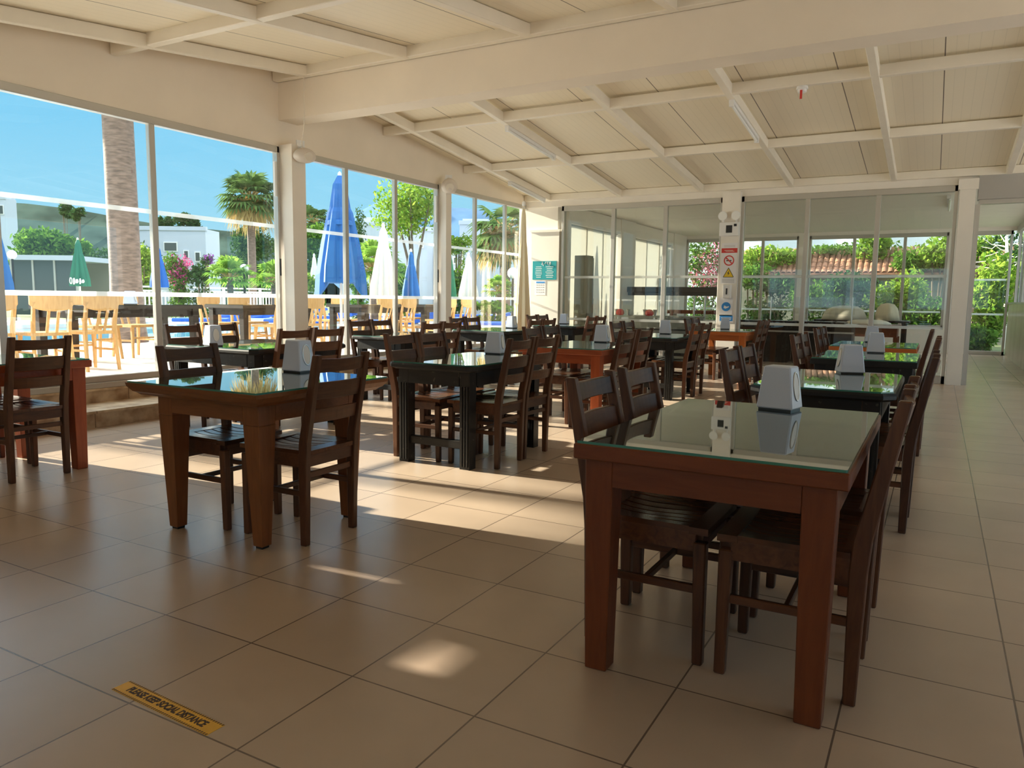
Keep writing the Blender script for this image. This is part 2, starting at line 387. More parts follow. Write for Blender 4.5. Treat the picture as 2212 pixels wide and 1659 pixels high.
# ================================================================== THE ROOM
XW = -6.93            # inner face of the window wall
YF = 12.85            # far glazed partition
YB = 20.9             # back wall of the annex
TZ = .283             # terrace level
def zb(y): return 2.98+.104*(12.85-y) if y > 6.8 else 3.66-.125*(6.67-y)   # underside of the rafters
struct('floor', MB().box(-6.43, 5, -6, YB+.1, -.12, 0), 'floor_tile')
struct('floor_step', MB().box(-6.93, -6.43, -6, 13.1, -.12, .128).box(-6.93, -6.40, -6, 13.1, .128, .151), 'travertine')
struct('floor_sill', MB().box(-7.2, -6.93, -6, 13.1, -.12, .262).box(-7.2, -6.90, -6, 13.1, .262, TZ), 'travertine')
# window wall: solid part behind the camera, fascia over the windows
mb = MB()
prof = [(-6, 2.93), (13.03, 2.93), (13.03, zb(13.03)+.14), (6.81, zb(6.81)+.16), (6.67, zb(6.67)+.15), (.3, zb(.3)+.13), (-6, zb(.3)+.13)]
mb.prism([(a, b) for a, b in prof], (XW, 0, 0), (0, 1, 0), (0, 0, 1), -.2)
def wall_with_holes(mb, x0, x1, y0, y1, z0, z1, holes):     # holes: (ya,yb,za,zb) ordered along y
    y = y0
    for ya, yb, za, zbb in holes:
        mb.box(x0, x1, y, ya, z0, z1); mb.box(x0, x1, ya, yb, z0, za); mb.box(x0, x1, ya, yb, zbb, z1); y = yb
    mb.box(x0, x1, y, y1, z0, z1)
wall_with_holes(mb, XW-.2, XW, -6, 2.72, TZ, 2.93, [(1.35, 1.57, 1.79, 1.89), (1.72, 1.77, 1.99, 2.03), (1.955, 1.985, 1.51, 1.70), (1.995, 2.15, 1.95, 2.05)])  # openings added out of view, shaped to throw sun patches on the floor
struct('wall_left', mb, 'plaster')
mb = MB().box(-6.95, -6.72, 6.66, 6.88, TZ, 2.95)
struct('trim_1', mb, 'white_paint')
struct('trim_2', MB().box(-6.95, -6.78, 9.95, 10.10, TZ, 2.95), 'white_paint')
struct('wall_corner', MB().box(-7.1, -6.28, 12.90, 13.25, 0, 3.1).box(-6.78, -6.20, 12.80, 12.92, .0, 2.42).box(-6.80, -6.18, 12.78, 12.93, 2.42, 2.46), 'white_paint')
# left windows
def window(name, y0, y1, mull, strips=(1.178, 2.0), z0=TZ, z1=2.93):
    x = XW
    f = MB().box(x-.06, x+.02, y0, y1, z1-.075, z1).box(x-.07, x+.03, y0, y1, z0, z0+.055).box(x-.05, x+.01, y0, y1, z0+.055, z0+.115)
    f.box(x-.06, x+.02, y0, y0+.035, z0, z1).box(x-.06, x+.02, y1-.035, y1, z0, z1)
    w_ = struct(name, f, 'aluminium', bevel=.004)
    ys = [y0+.03]+list(mull)+[y1-.03]
    for i in range(len(ys)-1):
        xx = x-.02+(.012 if i % 2 else -.012)
        obj('pane', MB().box(xx-.003, xx+.003, ys[i], ys[i+1], z0+.10, z1-.07), 'window_glass', w_)
        for zs in strips: obj('safety_strip', MB().box(xx+.004, xx+.0055, ys[i]+.03, ys[i+1]-.03, zs-.022, zs+.022), 'tape_clear', w_)
    for yy in mull:
        obj('mullion', MB().box(x-.045, x+.012, yy-.032, yy+.032, z0+.05, z1-.02), 'aluminium', w_, bevel=.004)
    obj('handle', MB().box(x+.02, x+.03, y1-.03, y1-.012, 1.42, 1.62), 'dark_plastic', w_)
    obj('stopper', MB().box(x-.01, x+.02, y1-.075, y1-.045, 2.35, 2.75), 'white_plastic', w_)
    return w_
window('window_1', 2.72, 6.65, [3.5, 4.985])
window('window_2', 6.89, 9.94, [7.83, 8.88])
window('window_3', 10.11, 13.0, [11.05, 12.07])
# far partition
def partition(name, x0, x1, mull, y=YF, z0=0, z1=2.88, strips=(.82, 1.585), low=.12):
    f = MB().box(x0, x1, y-.04, y+.06, z1-.09, z1).box(x0, x1, y-.04, y+.06, z0, z0+low)
    f.box(x0, x0+.05, y-.04, y+.06, z0, z1).box(x1-.05, x1, y-.04, y+.06, z0, z1)
    w_ = struct(name, f, 'aluminium', bevel=.005)
    xs = [x0+.04]+list(mull)+[x1-.04]
    for i in range(len(xs)-1):
        yy = y+(.02 if i % 2 else -.0)
        obj('pane', MB().box(xs[i], xs[i+1], yy-.003, yy+.003, z0+low-.02, z1-.08), 'window_glass', w_)
        for zs in strips: obj('safety_strip', MB().box(xs[i]+.03, xs[i+1]-.03, yy-.006, yy-.0045, zs-.022, zs+.022), 'tape_clear', w_)
    for xx in mull: obj('mullion', MB().box(xx-.035, xx+.035, y-.03, y+.05, z0+.05, z1-.02), 'aluminium', w_, bevel=.004)
    return w_
partition('window_4', -6.16, -3.20, [-5.15, -4.19])
partition('window_5', -2.91, .15, [-1.89, -.885])
struct('trim_3', MB().box(-3.20, -2.91, 12.72, 13.0, 0, 2.95), 'white_paint')
struct('trim_4', MB().box(.165, .36, 12.74, 12.96, 0, 2.95).box(.14, .39, 12.72, 12.80, 2.80, 2.95), 'white_paint')
struct('wall_far', MB().box(-6.95, 1.45, 12.83, 13.02, 2.88, 3.12), 'white_paint')
struct('trim_5', MB().box(.39, 5, 12.78, 13.0, 2.66, 3.0), 'grey_beam')
struct('trim_6', MB().box(.41, 1.45, 12.86, 12.96, 2.60, 2.66).box(.37, .43, 12.86, 12.96, 0, 2.6), 'aluminium')
# roof: two slopes meeting over the plaster beam
mb = MB()
def slab(y0, z0, y1, z1, x0=-7.1, x1=5, t=.06):
    mb.hexa([(x0, y0, z0), (x1, y0, z0), (x1, y1, z1), (x0, y1, z1), (x0, y0, z0+t), (x1, y0, z0+t), (x1, y1, z1+t), (x0, y1, z1+t)])
slab(6.67, zb(6.67)+.12, 13.05, zb(13.05)+.12); slab(.3, zb(.3)+.12, 6.67, zb(6.67)+.12); slab(-6, zb(.3)+.12, .3, zb(.3)+.12)
struct('ceiling', mb, 'roof_panel')
struct('trim_7', MB().box(XW, 5, 6.67, 6.97, 3.236, 3.66).box(XW, 5, 6.75, 6.97, 3.66, 3.74), 'plaster')
k = 8
for xr in (-6.42, -5.02, -3.57, -2.15, -.70, .74, 2.2, 3.6):          # rafters, both slopes
    for (ya, yb) in ((6.97, 12.84), (.3, 6.64)):
        mb = MB(); za, zc = zb(ya+.001), zb(yb)
        mb.hexa([(xr-.04, ya, za), (xr+.04, ya, za), (xr+.04, yb, zc), (xr-.04, yb, zc), (xr-.04, ya, za+.115), (xr+.04, ya, za+.115), (xr+.04, yb, zc+.115), (xr-.04, yb, zc+.115)])
        struct('trim_%d' % k, mb, 'rafter_paint', bevel=.006); k += 1
for yp, ext in ((8.63, .04), (10.69, .04), (12.80, .04), (4.62, .04), (6.62, .045), (.35, .04)):
    z = zb(yp)
    struct('trim_%d' % k, MB().box(XW+.01, 5, yp-ext, yp+ext, z+.005, z+.12), 'rafter_paint', bevel=.006); k += 1
# corridor and annex shell
struct('ceiling_annex', MB().box(-6.5, 1.6, 13.0, YB+.1, 2.95, 3.05), 'white_paint')
struct('wall_right', MB().box(1.42, 1.6, 13.0, YB+.1, 0, 1.19), 'wall_tile')
struct('trim_30', MB().box(1.40, 1.62, 13.0, YB+.1, 1.19, 1.23).box(1.46, 1.54, 13.0, YB, 2.8, 2.95), 'aluminium')
w_ = struct('window_6', MB().box(1.47, 1.53, 20.3, 20.36, 1.23, 2.8).box(1.47, 1.53, 18.6, 18.66, 1.23, 2.8).box(1.47, 1.53, 16.9, 16.96, 1.23, 2.8).box(1.47, 1.53, 15.2, 15.26, 1.23, 2.8), 'aluminium')
obj('pane', MB().box(1.497, 1.503, 13.0, YB, 1.23, 2.8), 'window_glass', w_)
struct('wall_rear', MB().box(-7.1, 5.1, -6.2, -6.0, 2.45, 3.3).box(-7.1, 5.1, -6.2, -6.0, -.1, .95).box(-7.1, -6, -6.2, -6, .9, 2.5).box(-2.2, -1.0, -6.2, -6, .9, 2.5).box(4, 5.1, -6.2, -6, .9, 2.5), 'plaster')
struct('wall_side', MB().box(4.9, 5.1, 12.5, 12.9, 0, 3.2).box(4.9, 5.1, 1.5, 12.5, 2.9, 3.7).box(4.9, 5.1, 6.7, 7.0, 0, 3.3).box(4.9, 5.1, -6.1, 1.5, 0, 3.3).box(1.42, 5, 12.82, 13.0, 0, 2.7), 'plaster')
# annex back wall
mb = MB().box(-6.5, .62, YB, YB+.2, 0, .60).box(-6.5, 1.6, YB, YB+.2, 2.87, 3.05)
for a, b in ((-6.5, -6.2), (-5.18, -4.76), (-3.25, -2.99), (.12, .62)): mb.box(a, b, YB, YB+.2, .6, 2.87)
struct('wall_back', mb, 'white_paint')
for i, (a, b, ml) in enumerate(((-6.2, -5.18, []), (-4.76, -3.25, [-4.15]), (-2.99, .12, [-1.93, -.80]))):
    partition('window_%d' % (7+i), a, b, ml, y=YB+.05, z0=.60, z1=2.87, strips=(1.83, .98), low=.06)
partition('door_1', .62, 1.40, [], y=YB+.05, z0=0, z1=2.87, strips=(.95, 1.75), low=.09)
# annex left side: pillars, white blinds lit from outside
ya = on_x(1340, 600, -6.2).y; yb_ = on_x(1371, 600, -6.2).y; yc = on_x(1454, 600, -6.2).y
mb = MB().box(-6.5, -6.2, ya, yb_, 0, 2.95).box(-6.5, -6.2, yc, YB, 0, 2.95).box(-6.48, -6.22, 13.26, YB-.01, 2.62, 2.94).box(-6.49, -6.21, 13.25, 13.35, 0, 2.945).box(-6.5, -6.25, 13.3, yc, 0, .45)
struct('wall_annex', mb, 'white_paint')
for j, (a, b) in enumerate(((13.36, ya-.01), (yb_+.01, yc-.01))):
    t_ = empty('roller_blind', 'white roller blind %s sunlit behind the annex glass' % ('nearer the teal sign,' if j == 0 else 'further back beside the pillar,'), 'blind', (-6.3, (a+b)/2, 2.6), 0, 'roller blinds in the annex')
    h = (b-a)/2-.02
    obj('cloth', MB().box(-.004, .004, -h, h, -2.1, .0), 'blind_cloth', t_)
    obj('roller', MB().tube([(0, -h, .02), (0, h, .02)], .03), 'aluminium', t_)
    obj('rail', MB().box(-.01, .01, -h, h, -2.13, -2.1), 'aluminium', t_)
    for q in range(1, 3): obj('guide', MB().box(.02, .04, -h+2*h*q/3-.012, -h+2*h*q/3+.012, -2.1, 0), 'aluminium', t_)

# ------------------------------------------------------------------ things fixed to the room
mat('speaker_shell', (.66, .60, .54), .5)
def speaker(loc, rz, label, rad):
    t_ = empty('wall_speaker', label, 'speaker', loc, rz, 'white speakers on the window posts')
    obj('bracket', MB().tube([(0, 0, .10), (.05, 0, .10), (.07, 0, .03)], .018).box(-.01, .012, -.05, .05, .05, .15), 'white_plastic', t_)
    sx_, sy_, sz_ = rad; mb = MB()
    mb.lathe([(sin(pi*k_/12)*1.0, -cos(pi*k_/12)*sz_*(1 if k_ > 6 else .75)) for k_ in range(1, 12)], 22, (.11, 0, -.05), (sx_, sy_))
    obj('body', mb, 'speaker_shell', t_, smooth=True)
    obj('grille', MB().tube([(.11+sx_*.86, 0, -.06), (.11+sx_*1.0, 0, -.065)], min(sy_, sz_)*.5, 18), 'cable', t_)
    obj('knob', MB().tube([(.06, -.05, .08), (.10, -.05, .08)], .02), 'white_plastic', t_)
    return t_
speaker((-6.72, 6.80, 2.86), R(-20), 'white speaker on the post left of the large blue parasol', (.115, .135, .10))
speaker((-6.78, 10.02, 2.93), R(-50), 'white speaker on the second window post, before the tree', (.085, .125, .135))
tag(obj('hanging_cable', MB().tube([(-6.45, 6.60, 3.66), (-6.47, 6.62, 3.3), (-6.50, 6.64, 3.1), (-6.58, 6.68, 2.93), (-6.62, 6.75, 2.90)], .006, 6), 'cable'), 'thin pale cable hanging from the beam to the first post speaker', 'cable')
def tube_light(xr, ya, yb, label):
    t_ = empty('tube_light', label, 'lamp', (xr, (ya+yb)/2, (zb(ya)+zb(yb))/2), 0, 'tube lights under the roof beams')
    h = (yb-ya)/2; dz = (zb(yb)-zb(ya))/2
    obj('housing', MB().beam((0, -h, -.022-dz), (0, h, -.022+dz), .055, .04), 'white_plastic', t_)
    obj('tube', MB().tube([(0, -h+.04, -.058-dz), (0, h-.04, -.058+dz)], .014, 10), 'lamp_glass', t_)
    for q in (-1, 1): obj('end_cap', MB().box(-.025, .025, q*(h-.02)-.02, q*(h-.02)+.02, -.075+q*dz, -.035+q*dz), 'white_plastic', t_)
tube_light(-5.02, 8.75, 10.15, 'tube light under the second roof beam from the windows')
tube_light(-2.15, 8.75, 10.15, 'tube light under the roof beam near the smoke detector')
tube_light(-6.42, 11.3, 12.6, 'tube light in the far corner above the window wall')
t_ = empty('smoke_detector', 'round white smoke detector with red tag on the roof beam', 'smoke detector', (-1.39, 8.63, zb(8.63)+.005))
obj('base', MB().lathe([(.055, -.002), (.06, -.03), (.04, -.035)], 20), 'white_plastic', t_, smooth=False)
obj('head', MB().lathe([(.045, -.03), (.045, -.06), (.025, -.07)], 20), 'white_plastic', t_)
tag(obj('tag', MB().box(-.012, .012, -.06, -.055, -.14, -.05), 'sign_red', t_), 'red tag')
# twin-spot emergency light on the middle pillar
px0 = -3.055; yf = 12.715
t_ = empty('emergency_light', 'white twin spot emergency light on the middle pillar', 'lamp', (px0, yf, 2.34))
obj('case', MB().box(-.16, .16, -.07, 0, -.10, .12), 'white_plastic', t_, bevel=.01)
obj('vent', MB().box(-.05, .05, -.075, -.068, -.05, .07), 'dark_plastic', t_)
obj('switch', MB().box(.075, .12, -.076, -.068, .05, .09), 'dark_plastic', t_)
for q in (-1, 1):
    h_ = obj('spot', MB().tube([(q*.105, -.02, .22), (q*.105, -.10, .22)], [.05, .075], 16), 'white_plastic', t_)
    obj('lens', MB().tube([(q*.105, -.098, .22), (q*.105, -.104, .22)], .068, 16), 'lamp_glass', h_)
    obj('arm', MB().tube([(q*.105, -.035, .12), (q*.105, -.035, .17)], .015), 'white_plastic', h_)
# notices on the middle pillar (each its own sheet)
RX = (R(90), 0, 0)
def sheet(name, label, cat, x, z, w, h, mat_='paper', y=None, group=None, d=.003):
    t_ = empty(name, label, cat, (x, yf if y is None else y, z), 0, group)
    obj('sheet', MB().box(-w/2, w/2, -d, 0, -h/2, h/2), mat_, t_)
    return t_
t_ = sheet('notice', 'no smoking and shock warning notice on the middle pillar', 'sign', px0+.005, 1.80, .26, .66)
obj('red_band', MB().box(-.128, .128, -.005, -.002, .17, .245), 'sign_red', t_)
obj('faint_lettering', MB().box(-.08, .06, -.006, -.004, .205, .213).box(-.06, .08, -.006, -.004, .19, .196), 'cable', t_)
mb = MB()
for a in range(24):
    a0, a1 = 2*pi*a/24, 2*pi*(a+1)/24
    mb.hexa([(cos(q)*r_*.085, y_, .045+sin(q)*r_*.085) for y_ in (-.005, -.002) for q, r_ in ((a0, .78), (a0, 1), (a1, 1), (a1, .78))])
mb.beam((-.055, -.0035, .10), (.055, -.0035, -.01), .018, .004, (0, 1, 0))
obj('prohibition_ring', mb, 'sign_red', t_)
obj('cigarette', MB().box(-.045, .04, -.0045, -.002, .035, .052).box(-.05, -.02, -.0045, -.002, .065, .075), 'ink', t_)
obj('warning_triangle', MB().prism([(-.085, -.225), (.085, -.225), (0, -.075)], (0, -.002, 0), (1, 0, 0), (0, 0, 1), .003), 'sign_yellow', t_)
mb = MB()
for p, q in (((-.085, -.225), (.085, -.225)), ((.085, -.225), (0, -.075)), ((0, -.075), (-.085, -.225))): mb.beam((p[0], -.0055, p[1]), (q[0], -.0055, q[1]), .008, .002, (0, 1, 0))
mb.prism([(-.012, -.20), (.02, -.16), (.002, -.16), (.012, -.12), (-.022, -.165), (-.003, -.165)], (0, -.004, 0), (1, 0, 0), (0, 0, 1), .002)
obj('triangle_mark', mb, 'ink', t_)
mb = MB()
for q in range(4): mb.box(-.10, .10, -.0045, -.002, -.262-.018*q, -.256-.018*q)
for q in range(2): mb.box(-.09, .09, -.0045, -.002, .285-.02*q, .29-.02*q)
obj('small_print', mb, 'faded_ink', t_)
t_ = sheet('hygiene_poster', 'round blue hand hygiene sticker on the middle pillar', 'sign', px0-.01, 1.09, .21, .30)
obj('blue_disc', MB().tube([(0, -.002, 0), (0, -.005, 0)], .075, 24), 'sign_blue', t_)
obj('white_mark', MB().prism([(-.04, -.02), (-.01, -.035), (.045, -.01), (.05, .01), (.01, .0), (-.03, .02)], (0, -.004, 0), (1, 0, 0), (0, 0, 1), .003), 'paper', t_)
t_ = sheet('blue_notice', 'small blue and white notice low on the middle pillar', 'sign', px0+.0, .895, .24, .12)
obj('blue_field', MB().box(-.105, .105, -.005, -.002, -.04, .045), 'sign_blue', t_)
obj('small_print', MB().box(-.085, .085, -.0065, -.004, .005, .016).box(-.08, .08, -.0065, -.004, -.018, -.008), 'paper', t_)
t_ = empty('soap_dispenser', 'white wall dispenser between the notices on the middle pillar', 'dispenser', (px0+.01, yf, 1.33))
obj('case', MB().frustum(0, -.05, -.10, .12, .06, .05, .065, .045), 'white_plastic', t_, bevel=.008)
obj('window', MB().box(-.012, .012, -.105, -.09, -.04, .06), 'dark_plastic', t_)
# corner column: teal board, rules sheet, conduit
t_ = sheet('menu_board', 'teal menu board with white lettering on the corner column', 'sign', -6.49, 1.713, .50, .345, 'teal_sign', y=12.80, d=.008)
mb = MB()
for x, h_, t2 in ((-.06, .055, .02), (-.02, .075, -.03), (.005, .04, .03), (.05, .03, .03), (.075, .06, -.012), (.10, .07, .012), (.125, .055, 0)): mb.beam((x, -.009, .155-h_), (x+t2, -.009, .16), .010, .002, (0, 1, 0))
obj('heading', mb, 'paper', t_)
mb = MB(); r_ = random.Random(3)
for cx in (-.12, .11):
    for q in range(7):
        hw = .05+.035*r_.random(); mb.box(cx-hw, cx+hw, -.010, -.0075, .06-q*.032, .069-q*.032)
obj('small_print', mb, 'paper', t_)
t_ = sheet('rules_sheet', 'small white sheet with blue heading under the teal board', 'sign', -6.57, 1.385, .22, .27, y=12.80)
obj('blue_field', MB().box(-.09, .09, -.005, -.002, .09, .12), 'sign_blue', t_)
mb = MB()
for q in range(4):
    for c_ in range(4): mb.box(-.085+c_*.045, -.06+c_*.045, -.0045, -.002, .05-q*.045, .062-q*.045)
obj('small_print', mb, 'faded_ink', t_)
# floor sticker
p0 = on_z(241, 1489, 0); p1 = on_z(446, 1589, 0); q0 = on_z(283, 1472, 0)
ctr = (on_z(241, 1489, 0)+on_z(485.5, 1567, 0))/2
ux = (p1-p0); L_ = ux.length; Wd = abs((q0-p0).cross(ux.normalized()).length)
t_ = empty('floor_sticker', 'yellow floor sticker reading PLEASE KEEP SOCIAL DISTANCE', 'sticker', (ctr.x, ctr.y, .0), atan2(ux.y, ux.x))
obj('strip', MB().box(-L_/2, L_/2, -Wd/2, Wd/2, 0, .0012), 'tape_yellow', t_)
mb = MB(); nn = 46
for q in range(nn):
    a = -L_/2+(q+.2)*L_/nn
    for y0, y1 in ((-Wd/2, -Wd/2+.006), (Wd/2-.006, Wd/2)):
        mb.hexa([(a, y0, .0012), (a+L_/nn*.5, y0, .0012), (a+L_/nn*.75, y1, .0012), (a+L_/nn*.25, y1, .0012), (a, y0, .0016), (a+L_/nn*.5, y0, .0016), (a+L_/nn*.75, y1, .0016), (a+L_/nn*.25, y1, .0016)])
obj('hazard_edge', mb, 'tape_print', t_)
o_ = text('lettering', 'PLEASE KEEP SOCIAL DISTANCE', .036, (0, 0, .0016), (0, 0, 0), 'tape_print', t_, ext=.0003, bold=.0014)
o_.data.update(); wd_ = max(v.co.x for v in o_.data.vertices)-min(v.co.x for v in o_.data.vertices); o_.scale = (L_*.80/wd_, 1, 1)
# ================================================================== DINING FURNITURE
def make_chair():
    t_ = empty('dining_chair', '', 'chair')
    LW = 'chair_wood'
    def sec(w_, d_): return [(-w_/2, -d_/2, 0), (w_/2, -d_/2, 0), (w_/2, d_/2, 0), (-w_/2, d_/2, 0)]
    for s in (-1, 1):
        x = s*.170
        mb = MB(); mb.sweep([(x, -.19, 0), (x, -.193, .40), (x, -.20, .50), (x, -.285, .912)], [sec(.034, .036), sec(.036, .050), sec(.036, .052), sec(.034, .036)])
        l_ = obj('leg', mb, LW, t_, bevel=.004)
        obj('foot', MB().frustum(x, -.19, -.0005, .012, .013, .013, .014, .014), 'rubber', l_)
        l_ = obj('leg', MB().sweep([(x, .190, 0), (x, .185, .41)], [sec(.032, .034), sec(.038, .042)]), LW, t_, bevel=.004)
        obj('foot', MB().frustum(x, .190, -.0005, .012, .013, .013, .014, .014), 'rubber', l_)
        obj('stretcher', MB().beam((x, -.18, .25), (x, .175, .25), .018, .028), LW+'_y', t_, bevel=.003)
    obj('stretcher', MB().beam((-.16, -.19, .335), (.16, -.19, .335), .018, .030), LW+'_x', t_, bevel=.003)
    obj('stretcher', MB().beam((-.165, .0, .25), (.165, .0, .25), .018, .024), LW+'_x', t_, bevel=.003)
    mb = MB().box(-.153, .153, -.205, -.185, .378, .442).box(-.152, .152, .168, .188, .378, .442)
    mb.box(-.182, -.162, -.172, .170, .378, .442).box(.162, .182, -.172, .170, .378, .442)
    obj('seat_frame', mb, LW+'_x', t_)
    # slatted, slightly dished seat
    mb = MB(); n = 8
    def dish(x, y): return .461-.016*cos(pi*min(1, abs(x)/.19)/2)*sin(pi*min(1, max(0, (y+.2)/.42)))
    def strip(xa, xb, ya, yb_, wav=0):
        P, S = [], []
        for i in range(n+1):
            y = ya+(yb_-ya)*i/n; o = wav*.008*sin(2*pi*i/n)
            za, zc = dish(xa, y), dish(xb, y)
            P.append((0, y, 0)); S.append([(xa+o, 0, za-.018), (xb+o, 0, zc-.018), (xb+o, 0, zc), (xa+o, 0, za)])
        mb.sweep(P, S)
    strip(-.186, -.135, -.17, .150); strip(.135, .186, -.17, .150)
    xs = [-.135+.27*i/5 for i in range(6)]
    for i in range(5): strip(xs[i]+.005, xs[i+1]-.005, -.150, .152, 1)
    mb.box(-.150, .150, -.215, -.148, .436, .457); mb.box(-.190, .190, .150, .212, .436, .459)
    obj('seat', mb, 'chair_seat_y', t_)
    for (za, zc) in ((.588, .655), (.700, .782), (.828, .895)):
        mb = MB(); P, S = [], []
        for i in range(9):
            x = -.155+.31*i/8; bow = -.016*(1-(x/.155)**2)
            y = lambda z: -.20-.085*(z-.50)/.412
            arch = .006*(1-(x/.155)**2) if za > .8 else 0
            P.append((x, bow, 0)); S.append([(0, y(za)-.009, za), (0, y(zc)-.009, zc-arch), (0, y(zc)+.009, zc-arch), (0, y(za)+.009, za)])
        obj('back_slat', mb.sweep(P, S), LW+'_x', t_, bevel=.003)
    return t_
CHAIR = make_chair(); _used = [False]
def chair(x, y, rz, label):
    if not _used[0]:
        _used[0] = True; CHAIR.location = (x, y, 0); CHAIR.rotation_euler = (0, 0, rz); tag(CHAIR, label, None, 'slat-back dining chairs'); return CHAIR
    return dup(CHAIR, (x, y, 0), rz, label, 'slat-back dining chairs')

def table(kind, wood_, cx, y0, w_, d_, z, label, rz=0):
    cy_ = y0+d_/2
    t_ = empty('dining_table', label, 'table', (cx, cy_, 0), rz, 'glass-topped dining tables')
    a, b_ = w_/2, d_/2; zt = z-.008
    def ring(ax, bx, ch): return [(-ax+ch, -bx), (ax-ch, -bx), (ax, -bx+ch), (ax, bx-ch), (ax-ch, bx), (-ax+ch, bx), (-ax, bx-ch), (-ax, -bx+ch)]
    if kind == 'bevel':
        mb = MB(); r0, r1, r2 = ring(a-.03, b_-.03, .05), ring(a, b_, .055), ring(a-.004, b_-.004, .055)
        mb.sweep([(0, 0, zt-.045), (0, 0, zt-.03), (0, 0, zt-.012), (0, 0, zt)], [[(p[0], p[1], 0) for p in q] for q in (r0, r1, r1, r2)])
        obj('tabletop', mb, wood_+'_x', t_)
        gl = ring(a-.012, b_-.012, .055); lx, ly, lt, lb = a-.11, b_-.11, .045, .04
    elif kind == 'taper':
        mb = MB(); q = lambda e_: [(-a+e_, -b_+e_, 0), (a-e_, -b_+e_, 0), (a-e_, b_-e_, 0), (-a+e_, b_-e_, 0)]
        mb.sweep([(0, 0, zt-.062), (0, 0, zt-.050), (0, 0, zt-.044), (0, 0, zt-.018), (0, 0, zt)], [q(.050), q(.036), q(.024), q(.004), q(.0)])
        obj('tabletop', mb, wood_+'_x', t_)
        gl = ring(a-.006, b_-.006, .004); lx, ly, lt, lb = a-.155, b_-.155, .052, .030
    else:
        obj('tabletop', MB().box(-a, a, -b_, b_, zt-.048, zt), wood_+'_x', t_, bevel=.004)
        gl = ring(a-.008, b_-.008, .004); lx, ly, lt, lb = a-.075, b_-.075, .046, .036
    g = MB().sweep([(0, 0, zt), (0, 0, z)], [[(p[0], p[1], 0) for p in gl]]*2)
    g.mi = [1]*len(g.mi); g.mi[1-1] = 0
    g.mi = [0 if len(f) == 8 else 1 for f in g.f]
    tag(obj('glass_top', g, ['glass_top', 'glass_edge'], t_), 'clear glass sheet on top')
    za = zt-(.062 if kind == 'taper' else .046); ap = .085 if kind != 'bevel' else .10
    for sx_ in (-1, 1):
        for sy_ in (-1, 1):
            mb = MB(); x, y = sx_*lx, sy_*ly
            if kind == 'taper':
                mb.frustum(x, y, za-.10, za, lt, lt, lt, lt).frustum(x, y, .012, za-.10, lb, lb, lt, lt)
            elif kind == 'bevel':
                mb.frustum(x, y, .0, za, lb, lb, lt-.004, lt-.004)
                for gx in (-.022, 0, .022):      # raised reeds on the two faces along Y
                    mb.box(x+gx-.006, x+gx+.006, y-lt-.004, y+lt+.004, .02, za-.10)
            else:
                mb.frustum(x, y, .0, za, lb, lb, lt, lt)
            l_ = obj('leg', mb, wood_, t_, bevel=.003 if kind != 'bevel' else 0)
            obj('foot', MB().frustum(x, y, -.0005, .013, .02, .02, .022, .022), 'rubber', l_)
    ins = .012
    mb = MB()
    for s in (-1, 1):
        mb.box(-lx+lt, lx-lt, s*(ly+lt-ins)-.011, s*(ly+lt-ins)+.011, za-ap, za)
        mb.box(s*(lx+lt-ins)-.011, s*(lx+lt-ins)+.011, -ly+lt, ly-lt, za-ap, za)
    obj('apron', mb, wood_+'_x', t_)
    if kind == 'bevel':
        for s in (-1, 1): obj('stretcher', MB().box(-lx+lb, lx-lb, s*ly-.018, s*ly+.018, .135, .195), wood_+'_x', t_, bevel=.006)
    return t_

